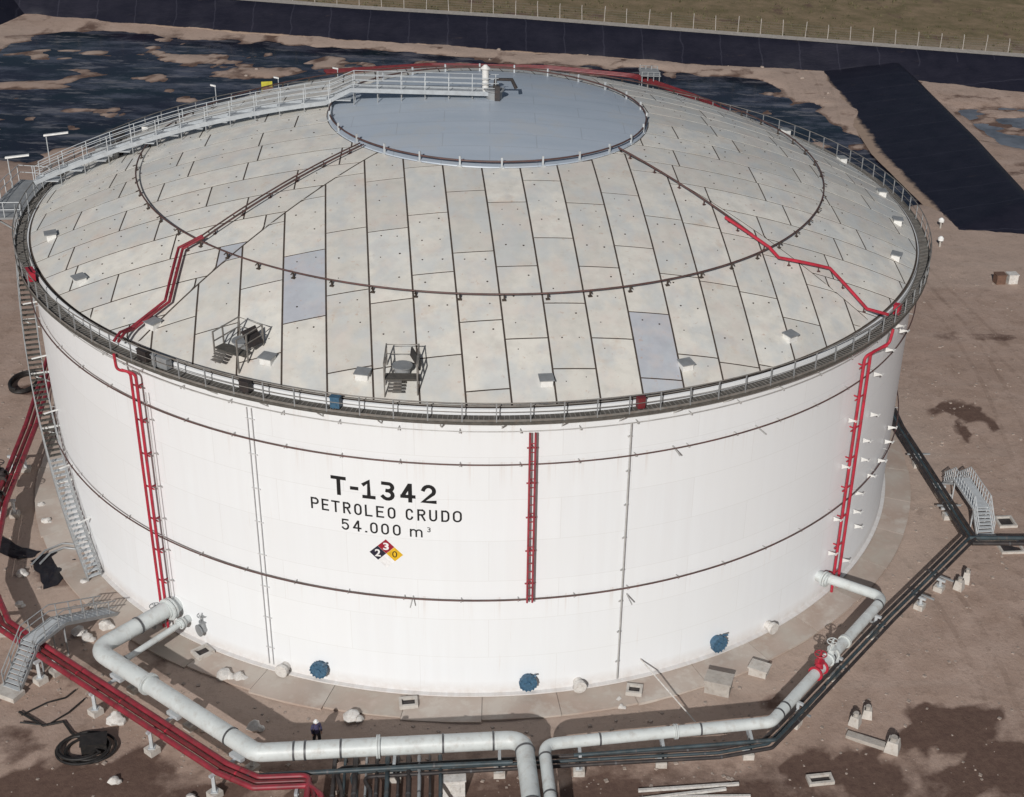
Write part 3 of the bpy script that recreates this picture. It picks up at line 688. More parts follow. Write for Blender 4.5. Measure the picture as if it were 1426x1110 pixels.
letters([('m',880,976,.78,0)], 4.95/685, 692, -10.75, 10.88, .72, .09, 'black letter m')
letters([('3',1012,1038,.32,.36)], 4.95/685, 692, -10.75, 10.88, .32, .05, 'small raised 3')
def diamond(az, z, h, mat, nm, lift=.008):
    rr = RS + lift; d = math.degrees(h / rr)
    mb = MB(); mb.add([cyl_pt(az, rr, z-h), cyl_pt(az+d, rr, z), cyl_pt(az, rr, z+h), cyl_pt(az-d, rr, z)], [(0,1,2,3)]); return mb.build(nm, mat, tank)
HA, HZ, HH = -10.75, 9.62, .475; da = math.degrees(HH / RS)
diamond(HA, HZ + HH, HH*.985, 'sign_red', 'hazard_square'); diamond(HA - da, HZ, HH*.985, 'sign_blue', 'hazard_square')
diamond(HA + da, HZ, HH*.985, 'sign_yellow', 'hazard_square'); diamond(HA, HZ - HH, HH*.985, 'sign_white', 'hazard_square')
wrap_text('3', HA, HZ + HH, .48, .32, 'sign_white', 'hazard_number', 'white 3', 1, .03)
wrap_text('2', HA - da, HZ, .48, .32, 'sign_white', 'hazard_number', 'white 2', 1, .03)
wrap_text('0', HA + da, HZ, .42, .28, 'lettering_black', 'hazard_number', 'black 0', 1, .0)
# manways and clean-out covers
def manway(az, z, r, mat, lab, bolts=True, depth=.5):
    a = R_(az); nrm = Vector((math.sin(a), -math.cos(a), 0)); tg = Vector((math.cos(a), math.sin(a), 0)); c0 = cyl_pt(az, RS - .05, z)
    mb = MB(); mb.cyl(c0, c0 + nrm * depth, r * .72, 20); mb.cyl(c0 + nrm * (depth - .14), c0 + nrm * (depth + .08), r, 20)
    o = mb.build('manway', mat, tank, True, lab)
    if bolts:
        m2 = MB()
        for i in range(14):
            q = 2 * math.pi * i / 14; p = c0 + (tg * math.cos(q) + Vector((0, 0, 1)) * math.sin(q)) * r * .93
            m2.cyl(p + nrm * (depth - .2), p + nrm * (depth + .15), .05, 6)
        m2.build('bolt_ring', mat, o)
        MB().cyl(c0 + nrm*(depth+.08), c0 + nrm*(depth+.16), r*.3, 12).build('hub', mat, o, True)
        MB().beam(c0 + nrm*(depth*.5) + Vector((0,0,r*.7)) + tg*r*.75, c0 + nrm*(depth+.2) + Vector((0,0,r*1.25)) + tg*r*.75, .1, .1).build('davit', mat, o)
    return o
manway(-18.7, 1.02, .52, 'blue_steel', 'blue round manway at the foot of the shell, left of the three'); manway(4.3, 1.0, .52, 'blue_steel', 'blue round manway at the foot of the shell, middle of the three'); manway(27.3, .98, .55, 'blue_steel', 'blue round manway at the foot of the shell, right of the three')
for az, lab in ((-23.1, 'left'), (10.0, 'middle'), (35.5, 'right')): manway(az, .42, .40, 'bag_white', 'pale round cover low on the shell, %s of the three' % lab, False, .62)
# spiral stair along the left of the shell
AZ0, AZ1 = -54.0, -84.0; NS = 72
stair = MB()
st_pts_o, st_pts_i = [], []
for i in range(61):
    q = i / 60; st_pts_o.append(cyl_pt(AZ0 + (AZ1-AZ0)*q, 31.35, .1 + 18.5*q)); st_pts_i.append(cyl_pt(AZ0 + (AZ1-AZ0)*q, 30.5, .1 + 18.5*q))
def ribbon(pl, w_, h_):
    mb = MB(); vs = []; K = len(pl)
    for p in pl:
        o_ = Vector((p.x, p.y, 0)).normalized() * w_/2
        vs += [p - o_ - Vector((0,0,h_/2)), p + o_ - Vector((0,0,h_/2)), p + o_ + Vector((0,0,h_/2)), p - o_ + Vector((0,0,h_/2))]
    fs = [(i*4+k, i*4+(k+1) % 4, (i+1)*4+(k+1) % 4, (i+1)*4+k) for i in range(K-1) for k in range(4)] + [(3,2,1,0), tuple((K-1)*4+k for k in range(4))]
    mb.add(vs, fs); return mb
stair = ribbon(st_pts_o, .06, .28)
stair_o = stair.build('stair', 'galvanised', tank, False, 'grey spiral stair climbing the left of the shell')
ribbon(st_pts_i, .06, .28).build('stringer', 'galvanised', stair_o)
tm = MB(); tm.box((0, 0, 0), (.27, .84, .05)); tme = proto_mesh(tm, 'tread', 'galvanised_light'); tme2 = proto_mesh(tm, 'tread', 'grating')
for i in range(NS):
    q = (i + .5) / NS; az = AZ0 + (AZ1-AZ0)*q; inst('tread', tme if i < 24 else tme2, cyl_pt(az, 30.93, .1 + 18.5*q), R_(az), stair_o)  # paler metal on the lower treads, sun glints put into the colour
for hz in (1.0, .55):
    for pl in (st_pts_o, st_pts_i): MB().tube([p + Vector((0, 0, hz)) for p in pl], .028 if hz > .9 else .02, 5).build('rail', 'galvanised', stair_o)
sp_ = MB(); sp_.beam((0, 0, 0), (0, 0, 1.0), .05, .05); spm = proto_mesh(sp_, 'post', 'galvanised')
for pl in (st_pts_o, st_pts_i):
    for p in pl[::3]: inst('post', spm, p, 0, stair_o)
for q in (.12, .27, .42, .57, .72, .87):
    az = AZ0 + (AZ1-AZ0)*q; z = .1 + 18.5*q - .1; mb = MB(); mb.beam(cyl_pt(az, RS, z), cyl_pt(az, 31.35, z), .08, .12); mb.beam(cyl_pt(az, RS, z-.7), cyl_pt(az, 31.3, z-.05), .07, .07); mb.build('stair_bracket', 'white_steel', stair_o)
    mb = MB(); mb.beam(cyl_pt(az+1.2, RS+.02, z+1.5), cyl_pt(az+1.8, RS+.9, z+1.55), .10, .06); mb.build('stair_lamp', 'lamp_head', stair_o)
# platform outside the rim at the stair head
def rails(mb, pts, z0, h=1.05, step=1.2, closed=False):
    P = [Vector(p) for p in pts]
    if closed: P = P + [P[0]]
    for hz in (h, h*.52): mb.tube([p + Vector((0, 0, hz)) for p in P], .028, 5)
    for p, d in along(P, step): mb.beam(p, p + Vector((0, 0, h)), .05, .05)
    mb.beam(P[-1], P[-1] + Vector((0, 0, h)), .05, .05)
pf = MB()
pa = [cyl_pt(a, 31.05, ZW) for a in (-84, -88, -92, -97)] ; pb_ = [cyl_pt(a, 33.2, ZW) for a in (-97, -92, -88, -84)]
vs = pa + pb_; vs2 = [v - Vector((0, 0, .14)) for v in vs]
pf.add(vs + vs2, [tuple(range(8))[::-1], tuple(range(8, 16))] + [(i, (i+1) % 8, 8+(i+1) % 8, 8+i) for i in range(8)])
pfo = pf.build('stair_head_platform', 'galvanised', tank, False, 'grey steel platform at the head of the spiral stair')
mb = MB(); rails(mb, [pa[-1]] + pb_ + [pa[0]], ZW); mb.build('platform_rail', 'galvanised_light', pfo)
mb = MB()
for a in (-85, -90, -96): mb.beam(cyl_pt(a, 33.0, ZW-.1), cyl_pt(a, RS, ZW-2.2), .1, .1)
mb.build('platform_brace', 'galvanised', pfo)
# stepped walkway over the roof to the centre
wk = thing('roof_walkway', 'pale steel stepped walkway with handrails crossing the roof to its centre', 'walkway', (-15, 1.3, 24))
segs = []; x = -30.6
edges = [-31.0 + 1.66*i for i in range(13)] + [-9.4, .6]
for a, b_ in zip(edges, edges[1:]):
    zz = max(zd(min(30, math.hypot(a, 1.3))), zd(min(30, math.hypot(b_, 1.3)))) + .34
    if b_ > 0: zz = zd(5) + .62
    segs.append((a, b_, zz))
Y0, Y1 = .60, 1.60
for k, (a, b_, zz) in enumerate(segs):
    mb = MB(); mb.box(((a+b_)/2, (Y0+Y1)/2, zz), (b_ - a - .03, Y1 - Y0, .05)); mb.build('deck', 'galvanised_light', wk)
    for xx in ((a + .2,) if b_ < 0 else [a + .2 + 1.6*i for i in range(7)]):
        for Yr in (Y0, Y1):
            rr = min(30, math.hypot(xx, Yr)); mb = MB(); mb.beam((xx, Yr, zd(rr)-.02), (xx, Yr, zz-.25), .06, .06); mb.build('leg', 'galvanised', wk)
            mb = MB(); mb.beam((xx, Yr, zz), (xx, Yr, zz+1.05), .045, .045); mb.build('post', 'galvanised_light', wk)
for Yr in (Y0 - .03, Y1 + .03):
    pl = [Vector((a, Yr, zz - (.18 if k < len(segs)-1 else .02))) for k, (a, b_, zz) in enumerate(segs)] + [Vector((.6, Yr, segs[-1][2] - .02))]
    vs = []
    for p in pl: vs += [p + Vector((0, -.03, -.15)), p + Vector((0, .03, -.15)), p + Vector((0, .03, .15)), p + Vector((0, -.03, .15))]
    K = len(pl); mb = MB(); mb.add(vs, [(i*4+k, i*4+(k+1) % 4, (i+1)*4+(k+1) % 4, (i+1)*4+k) for i in range(K-1) for k in range(4)] + [(3,2,1,0), tuple((K-1)*4+k for k in range(4))]); mb.build('stringer', 'galvanised_mid', wk)
for Yr in (Y0, Y1):
    for hz in (1.05, .7, .36):
        pl = [Vector((a + .2, Yr, zz + hz)) for a, b_, zz in segs] + [Vector((.6, Yr, segs[-1][2] + hz))]
        mb = MB(); mb.tube(pl, .026, 5); mb.build('handrail', 'galvanised_mid', wk)
# box cabinet + dark valve on the first landing
mb = MB(); mb.box((-26.2, 2.1, zd(26.2)+.55), (1.5, .7, .9)); tag(mb.build('cabinet', 'galvanised'), 'grey instrument cabinet beside the foot of the roof walkway', 'cabinet')
mb = MB(); mb.tube([(-25.4, 2.3, zd(25.5)), (-25.4, 2.3, zd(25.5)+1.2)], .16, 10); mb.tube([(-25.4, 2.3, zd(25.5)+1.2), (-25.4, 2.3, zd(25.5)+1.3), (-25.4, 2.3, zd(25.5)+1.75), (-25.4, 2.3, zd(25.5)+1.8)], [.16, .42, .42, .1], 12)
tag(mb.build('roof_vent', 'pipe_dark', None, True), 'black capped vent beside the foot of the roof walkway', 'vent')
# centre fixture
cf_ = thing('gauge_mast', 'pale gauging fixture with dark arm at the centre of the roof cap', 'gauge', (.6, .9, zd(0)))
z0 = zd(0)
mb = MB(); mb.cyl((.3, .9, z0), (.3, .9, z0+.6), .55, 16); mb.cyl((.3, .9, z0+.6), (.3, .9, z0+.68), .7, 16); mb.build('drum', 'galvanised', cf_, True)
mb = MB(); mb.cyl((-.3, 1.2, z0+.4), (-.3, 1.2, z0+2.0), .24, 10); mb.cyl((-.3, 1.2, z0+2.0), (-.3, 1.2, z0+2.25), .36, 12, .1); mb.build('breather', 'white_steel', cf_, True)
mb = MB(); mb.tube([(.3, .9, z0+.6), (.4, .9, z0+1.35), (1.5, 1.1, z0+1.3), (1.8, 1.1, z0+.7)], .13, 8); mb.box((.5, .35, z0+.5), (.35, .3, 1.1)); mb.build('arm', 'pipe_dark', cf_, True)
# lamp posts at the rim
def lamp_post(az, r, h, arm, lab):
    p = cyl_pt(az, r, ZW); o = thing('lamp_post', lab, 'lamp', p, 0, 'lamp posts on the rim of the tank')
    mb = MB(); mb.tube([p, p + Vector((0, 0, h))], .035, 6); mb.build('pole', 'galvanised_light', o)
    a = Vector(arm); e = p + Vector((0, 0, h)); mb = MB(); mb.beam(e - a*.1, e + a, .22, .10); mb.build('lamp_head', 'lamp_head', o)
lamp_post(-101, 32.0, 2.6, (1.5, .2, .18), 'long white lamp on a pole at the stair head, right of two')
lamp_post(-94, 33.1, 2.2, (1.4, .2, .15), 'long white lamp on a pole at the stair head, left of two')
lamp_post(-134, 31.0, 2.0, (-.35, -.1, .1), 'small lamp on a thin pole at the far left rim, nearer the stair')
lamp_post(-145, 31.0, 1.7, (-.35, -.1, .1), 'small lamp on a thin pole at the far rim beside the yellow panel')
lamp_post(-155, 31.0, 1.9, (-.4, -.1, .1), 'small lamp on a thin pole at the far rim behind the roof walkway')
# yellow panel, orange cloth on far rim
p = cyl_pt(-143, 31.0, ZW+.2); mb = MB(); mb.box(p + Vector((0, 0, .7)), (.9, .08, 1.3), .3); tag(mb.build('panel', 'yellow_paint'), 'yellow green panel standing at the far left rim', 'panel')
p = cyl_pt(-141, 31.0, ZW+.2); mb = MB(); mb.box(p + Vector((1.0, 0, .7)), (.9, .12, .8), .2); tag(mb.build('cloth', 'orange_cloth'), 'orange cloth hung on the rail beside the yellow panel', 'cloth')
# roof edge vents
vm = MB(); vm.add([(-.42,-.35,0),(.42,-.35,0),(.42,.35,.12),(-.42,.35,.12),(-.42,-.35,.52),(.42,-.35,.52),(.42,.35,.58),(-.42,.35,.58)], [(3,2,1,0),(4,5,6,7),(0,1,5,4),(1,2,6,5),(2,3,7,6),(3,0,4,7)])
vme = proto_mesh(vm, 'vent', 'white_steel')
lm = MB(); lm.add([(-.5,-.5,.62),(.5,-.5,.62),(.5,.42,.72),(-.5,.42,.72),(-.5,-.5,.56),(.5,-.5,.56),(.5,.42,.66),(-.5,.42,.66)], [(0,1,2,3),(7,6,5,4),(0,4,5,1),(1,5,6,2),(2,6,7,3),(3,7,4,0)])
lme = proto_mesh(lm, 'lid', 'galvanised')
for az in (-71, -56, -40.0, -24.1, -13.3, 6.0, 21.9, 36.9, 68.2, 81.5, 93, 108, 123, -100, -116):
    o = inst('roof_vent', vme, cyl_pt(az, 28.8, zd(28.8)-.12), R_(az), tank); o.scale = (.8, .8, .72); l_ = inst('lid', lme, (0,0,0), 0, None); l_.parent = o; l_.location = (0,0,0)
# hatch platforms on the roof edge
def hatch(az, r, lab, flip):
    p = cyl_pt(az, r, zd(r)); o = thing('roof_hatch', lab, 'hatch', p, R_(az) + .15*flip)
    mb = MB(); mb.cyl((0, 0, -.1), (0, 0, .6), .42, 18); mb.cyl((0, 0, .55), (0, 0, .62), .55, 18); mb.build('neck', 'galvanised', o, True)
    mb = MB(); L0 = Vector((.72, .05, .98)); tl = Matrix.Rotation(R_(62), 3, 'Y'); mb.box(L0, (1.0, 1.0, .08), 0, tl); mb.build('lid', 'pipe_dark', o)
    mb = MB(); mb.box((0, -.85, .36), (1.7, .7, .06)); mb.build('deck', 'grating', o)
    for sx_ in (-.85, .85):
        for sy in (-1.2, -.5, .7):
            mb = MB(); rr = r - sy; mb.beam((sx_, sy, zd(min(30, rr - 0)) - zd(r) - .1 if rr < 30 else -.45), (sx_, sy, 1.45 + .1*sy), .07, .07); mb.build('post', 'rail_grey', o)
    for hz in (.85, 1.4):
        mb = MB(); mb.tube([(.85, -1.2, hz-.1), (.85, .7, hz+.07), (-.85, .7, hz+.07), (-.85, -1.2, hz-.1)], .04, 6); mb.build('rail', 'rail_grey', o)
    mb = MB()
    for k in range(4): mb.box((-.3+.0*k, -1.25 - .12*k, .3 - .13*k), (.7, .22, .04))
    mb.build('steps', 'rail_grey', o)
hatch(-27.6, 28.5, 'railed roof hatch with dark open lid left of the lettering', -1); hatch(-9.2, 28.5, 'railed roof hatch with dark open lid above the lettering', 1)
# little boxes along the rim walkway
for az, sx_, mat, lab in ((-37.5, .7, 'pipe_dark', 'dark valve box on the walkway beside the left red riser'), (-35.0, 1.1, 'galvanised', 'grey box on the walkway right of the left red riser'), (-24.6, .55, 'pipe_dark', 'black box on the rail above the pale double conduit'), (-15.0, .5, 'blue_steel', 'blue box on the walkway above the lettering'), (15.2, .4, 'pipe_maroon', 'rusty box on the walkway above the right conduit'), (55.5, .4, 'pipe_red', 'red box on the walkway beyond the right red riser'), (-63.5, .8, 'pipe_red', 'red box on the walkway at the left rim')):
    c0 = cyl_pt(az, 30.62, ZW+.42); mb = MB(); mb.box(c0, (sx_, .38, .6), R_(az)); mb.box(c0 + Vector((0, 0, .32)), (sx_*1.1, .44, .05), R_(az))
    for k in (-1, 1): mb.beam(c0 + Vector((k*sx_*.3, 0, -.3)), c0 + Vector((k*sx_*.3, 0, -.43)), .06, .06)
    tag(mb.build('valve_box', mat), lab, 'box')

# ------------------------------------------------------------------ apron of slabs around the foot
ap = MB(); n = 120; ROUT = 32.4
vs = [cyl_pt(360*i/n, r, z) for r, z in ((30.0, -.12), (ROUT-.15, -.20), (ROUT-.15, -.6)) for i in range(n)]
ap.add(vs, [(k*n+i, (k+1)*n+i, (k+1)*n+(i+1) % n, k*n+(i+1) % n) for k in range(2) for i in range(n)]); apo = struct(ap.build('pavement', 'concrete'))
NSL = 44
for i in range(NSL):
    a0 = 360*i/NSL - 25.2; a1 = a0 + 360/NSL - .06; mb = MB(); m_ = 4; rnd = random.Random(i); ro = ROUT + rnd.uniform(-.12, .15); dz = rnd.uniform(-.015, .015)
    vs = []
    for k in range(m_+1):
        az = a0 + (a1-a0)*k/m_
        vs += [cyl_pt(az, 30.3, -.02), cyl_pt(az, ro, -.13+dz), cyl_pt(az, ro, -.5)]
    fs = []
    for k in range(m_):
        for q in range(2): fs.append((k*3+q, k*3+q+1, (k+1)*3+q+1, (k+1)*3+q))
    fs += [(0, 2, 1), (m_*3, m_*3+1, m_*3+2)]
    mb.add(vs, fs); mb.build('slab', 'apron', apo)

# ------------------------------------------------------------------ pipelines on the ground
def gz(x, y): return ground_h(x, y)
def pipeline(name, label, cat, pts, rad, mat, fl, bands=(), group=None, nseg=14, bandmat='pipe_band', bend_n=7):
    o = thing(name, label, cat, (pts[0][0], pts[0][1], 0), 0, group)
    P = fillet(pts, fl, bend_n)
    MB().tube(P, rad, nseg).build('pipe', mat, o, True)
    tot = sum((b_ - a).length for a, b_ in zip(P, P[1:]))
    for s_ in bands:
        for p, d in along(P, 1e6, s_*tot): MB().cyl(p - d*.05, p + d*.05, rad*1.09, nseg).build('band', bandmat, o, True)
    if rad > .3:
        for p, d in along(P, 3.1, 1.2): MB().cyl(p - d*.02, p + d*.02, rad*1.02, nseg).build('weld', mat, o, True)
        for s_ in (.22, .53):
            for p, d in along(P, 1e6, s_*tot):
                mb = MB(); mb.cyl(p - d*.10, p - d*.012, rad*1.28, nseg); mb.build('flange', mat, o, True); mb = MB(); mb.cyl(p + d*.012, p + d*.10, rad*1.28, nseg); mb.build('flange', mat, o, True)
    return o
ZP = 2.0
pipeline('pipeline', 'thickest white pipe, from the shell foot at left across the foreground', 'pipe', [(-18.3,-23.2,ZP),(-22.45,-28.0,ZP),(-12.2,-36.95,ZP),(1.9,-36.45,ZP),(2.2,-41,ZP),(2.5,-52,1.6)], .50, 'pipe_white', 1.0, (.07,.36,.44,.452,.49,.60,.655,.70,.78), nseg=22)
pipeline('pipeline', 'thinner white pipe from the right red riser round to the foreground', 'pipe', [(21.0,-21.1,ZP-.15),(25.1,-24.1,ZP),(15.75,-35.55,ZP),(2.98,-36.9,ZP),(3.2,-41,ZP),(3.6,-52,1.6)], .335, 'pipe_white', .8, (.12,.26,.38,.395,.50,.62,.70,.76), nseg=18)
pipeline('pipeline', 'short white pipe beside the left red riser meeting the thickest pipe', 'pipe', [(-17.75,-24.0,1.35),(-21.2,-28.6,1.35)], .19, 'pipe_white', .3, (.1,.9))
# nozzle stubs at shell
for az, r, z in ((-38.25, .62, 2.0), (44.9, .45, 1.85), (-36.5, .3, 1.35)):
    c0 = cyl_pt(az, RS-.02, z); c1 = cyl_pt(az, RS+.85, z); mb = MB(); mb.cyl(c0, c1, r*.8, 18); mb.cyl(c0.lerp(c1, .55), c0.lerp(c1, .68), r*1.15, 18); mb.cyl(c0.lerp(c1, .75), c0.lerp(c1, .88), r*1.15, 18); mb.build('nozzle', 'pipe_white', tank, True)
# gate valves near the left nozzle
def valve(loc, rz, s_, mat, lab, wheel=True):
    o = thing('gate_valve', lab, 'valve', loc, rz)
    mb = MB(); mb.cyl((-.45*s_, 0, 0), (.45*s_, 0, 0), .36*s_, 14); mb.cyl((-.5*s_, 0, 0), (-.4*s_, 0, 0), .55*s_, 16); mb.cyl((.4*s_, 0, 0), (.5*s_, 0, 0), .55*s_, 16); mb.build('body', mat, o, True)
    mb = MB(); mb.tube([(0, 0, .2*s_), (0, 0, .75*s_)], [.32*s_, .2*s_], 12); mb.cyl((0, 0, .72*s_), (0, 0, .8*s_), .36*s_, 14); mb.beam((-.2*s_, 0, .75*s_), (-.12*s_, 0, 1.35*s_), .08*s_, .1*s_); mb.beam((.2*s_, 0, .75*s_), (.12*s_, 0, 1.35*s_), .08*s_, .1*s_); mb.cyl((0, 0, .7*s_), (0, 0, 1.65*s_), .05*s_, 8); mb.build('bonnet', mat, o, True)
    if wheel:
        mb = MB(); mb.tube([(.42*s_*math.cos(a), .42*s_*math.sin(a), 1.42*s_) for a in [i*math.pi/8 for i in range(16)]], .04*s_, 6, True); mb.beam((-.42*s_, 0, 1.42*s_), (.42*s_, 0, 1.42*s_), .05*s_, .04*s_); mb.beam((0, -.42*s_, 1.42*s_), (0, .42*s_, 1.42*s_), .05*s_, .04*s_); mb.build('wheel', mat, o, True)
    return o
valve((19.35,-31.15,ZP), math.atan2(11.4, 9.35), .85, 'pipe_red', 'red gate valve on the right white pipe')
valve((20.35,-29.9,ZP), math.atan2(11.4, 9.35), .8, 'pipe_white', 'grey valve next to the red one on the right white pipe')
valve((-19.9,-24.1,1.1), .9, .75, 'galvanised', 'grey valve beside the left red riser foot')
valve((-17.0,-25.0,1.1), .7, .7, 'galvanised', 'grey valve right of the left red riser foot')
# red fire main, three pipes side by side on the left
RED = [(-35.5,16),(-33.5,-.6),(-32.6,-11.4),(-30.9,-20.4),(-28.6,-24.7),(-25.6,-27.35),(-13.9,-37.45),(-12.0,-38.6),(-9.3,-38.55)]
ZR = 1.42
for k, (off, rad, lab) in enumerate(((-.34, .16, 'outermost'), (.04, .13, 'middle'), (.40, .17, 'innermost'))):
    pl = offset_poly(RED, off, ZR); e = pl[-1]
    pl.append(Vector((-8.9 - off*1.0, -39.6, ZR if k != 1 else ZR))); pl.append(Vector((-8.6 - off*1.0, -50, 1.0)))
    pipeline('fire_main', '%s of three parallel red pipes curving round the left of the tank' % lab, 'pipe', pl, rad, 'pipe_crimson' if k != 1 else 'pipe_maroon', .5, (.15,.22,.31,.42,.5,.58,.63,.68,.73,.80), 'red fire mains', 10, 'pipe_maroon' if k != 1 else 'pipe_red', 4)
DARK = [(32.8,18),(32.3,-.2),(33.4,-15.9),(25.3,-24.9),(17.6,-33.9),(15.5,-36.25),(12.6,-36.85),(-7.4,-37.6)]
for k, (off, rad, mat, lab) in enumerate(((-.38, .11, 'pipe_dark', 'outermost'), (-.02, .10, 'pipe_teal', 'middle'), (.34, .12, 'pipe_dark', 'innermost'))):
    pl = offset_poly(DARK, -off, 1.05); pl[-1].x -= off*2
    pl.append(Vector((pl[-1].x + .5, -39, 1.0))); pl.append(Vector((pl[-1].x + .4, -52, .9)))
    pipeline('dark_pipe', '%s of three parallel dark pipes curving round the right of the tank' % lab, 'pipe', pl, rad, mat, .5, (.1,.2,.3,.4,.5,.6,.66,.72,.8), 'dark pipes', 10, 'pipe_band', 4)
for k, y in enumerate((-16.2, -16.9)):
    pipeline('dark_pipe', 'dark pipe leaving the right corner toward the picture edge, %s' % ('far one' if k == 0 else 'near one'), 'pipe', [(33.3, y + .2, 1.05), (60, y - .4, 1.05)], .15, 'pipe_dark' if k else 'pipe_teal', .3, (.1, .3), 'dark side pipes')
# service pipes leaving toward the camera under the white pipes
ORD = ('first', 'second', 'third', 'fourth', 'fifth', 'sixth', 'seventh', 'eighth', 'ninth', 'tenth', 'eleventh')
for k in range(11):
    x = -8.2 + k*.56; rad = (.12, .08, .15, .07, .10, .13, .08, .14, .10, .07, .11)[k]
    pipeline('service_pipe', '%s from the left of the dark service pipes leaving under the white pipe' % ORD[k], 'pipe',
             [(x, -35.9 - .05*(k % 4), .3), (x, -36.3 - .1*(k % 3), .95 + .06*(k % 3)), (x + .1, -38.5, .95 + .06*(k % 3)), (x + .4, -54, .6)], rad, ('pipe_dark', 'pipe_teal', 'pipe_dark', 'galvanised', 'pipe_dark', 'pipe_teal', 'pipe_dark', 'pipe_dark', 'galvanised', 'pipe_dark', 'pipe_teal')[k], .4, (.2, .35), 'service pipes')
pipeline('service_pipe', 'thin teal pipe running just under the thickest white pipe', 'pipe', [(-12.6,-38.0,1.35),(-3,-37.6,1.35),(1.3,-37.5,1.35)], .13, 'pipe_teal', .3, (.3, .7))
pipeline('service_pipe', 'thin teal pipe running just under the thinner white pipe', 'pipe', [(4.6,-37.2,1.45),(15.9,-36.4,1.45),(19.6,-32.0,1.45)], .11, 'pipe_teal', .4, (.2, .6))
# supports
def support(p, d, lab, h, inner, white_h):
    """p: foot of outer post; d: unit vector along crossbeam"""
    z = gz(p[0], p[1]); o = thing('pipe_support', lab, 'pipe support', (p[0], p[1], z), 0, 'pipe supports'); b0 = Vector((p[0], p[1], z)); d = Vector((d[0], d[1], 0)).normalized()
    mb = MB(); mb.box(b0 + Vector((0, 0, .12)), (.62, .62, .5), math.atan2(d.y, d.x)); mb.build('footing', 'concrete_light', o)
    mb = MB(); mb.beam(b0 + Vector((0, 0, .3)), b0 + Vector((0, 0, h)), .17, .17); mb.box(b0 + Vector((0, 0, .38)), (.36, .36, .04)); mb.build('post', 'galvanised_light', o)
    top = b0 + Vector((0, 0, h))
    if inner:
        mb = MB(); mb.beam(top - d*.2 + Vector((0,0,.07)), top + d*(inner+.2) + Vector((0,0,.07)), .16, .14); mb.build('crossbeam', 'galvanised_light', o)
        q = b0 + d*inner; mb = MB(); mb.beam(Vector((q.x, q.y, z+.2)), Vector((q.x, q.y, z+h)), .16, .16); mb.build('post', 'galvanised_light', o)
        mb = MB(); mb.box(Vector((q.x, q.y, z+.1)), (.6, .6, .45), math.atan2(d.y, d.x)); mb.build('footing', 'concrete', o)
        if white_h:
            q = b0 + d*white_h; mb = MB(); mb.box(Vector((q.x, q.y, z+h+.18)), (.3, .9, .22), math.atan2(d.y, d.x)); mb.build('saddle', 'galvanised_light', o)
    else:
        mb = MB(); mb.beam(top - d*.55, top + d*.35, .16, .14); mb.build('crossbeam', 'galvanised_light', o)
        m2 = b0 + Vector((0, 0, 1.12)); mb = MB(); mb.beam(m2 - d*.9, m2 + d*.9, .12, .1); mb.build('lower_arm', 'galvanised', o)
nL = (.655, .755)
for i, q in enumerate([(-25.75,-28.05,0),(-22.0,-30.95,1),(-18.25,-34.25,1),(-14.35,-37.75,1)]):
    support(q, nL, ('steel support frame under the red pipes, %s' % ('beside the left crossing', 'second along from the left crossing', 'third along from the left crossing', 'last before the bend')[i]), 1.42, 1.0 if not q[2] else 2.55, 1.62 if q[2] else 0)
for i, q in enumerate([(-9.9,-38.9),(-5.0,-36.85),(.6,-36.75)]): support((q[0], q[1]), (0, 1), 'pale post under the thickest white pipe, %s' % ('below the standing person', 'below the gap in the service pipes', 'nearest its bend')[i], 1.55, 0, 0)
for i, q in enumerate([(4.95,-36.75),(9.55,-36.3),(14.55,-35.85)]): support(q, (0, 1), 'pale post under the thinner white pipe, %s' % ('nearest its bend', 'middle of the straight', 'near the right corner')[i], 1.7, 0, 0)
dR = (.773, -.634)
for i, q in enumerate([(17.7,-33.3),(20.9,-29.3),(24.3,-25.2)]): support((q[0]+.05, q[1]-.05), dR, 'pale post under the slanting white pipe, %s' % ('below the red valve', 'just above the red valve', 'at its upper corner')[i], 1.7, 0, 0)
for i, q in enumerate([(28.2,-22.3),(30.1,-20.3),(33.5,-8.5),(33.2,-11.5),(32.9,-4.2)]):
    support((q[0], q[1]), dR if i < 2 else (1, 0), 'low support under the dark pipes, %s' % ('lower on the slanting run', 'upper on the slanting run', 'beside the right crossing', 'below the right crossing', 'above the right crossing')[i], .85, 0, 0)
for i, q in enumerate([(-33.9,-4.5),(-33.0,-10.5),(-29.9,-23.6)]):
    support(q, (1, .1), 'low support under the red pipes at the left edge, %s' % ('upper', 'middle', 'lower')[i], 1.2, .9, 0)

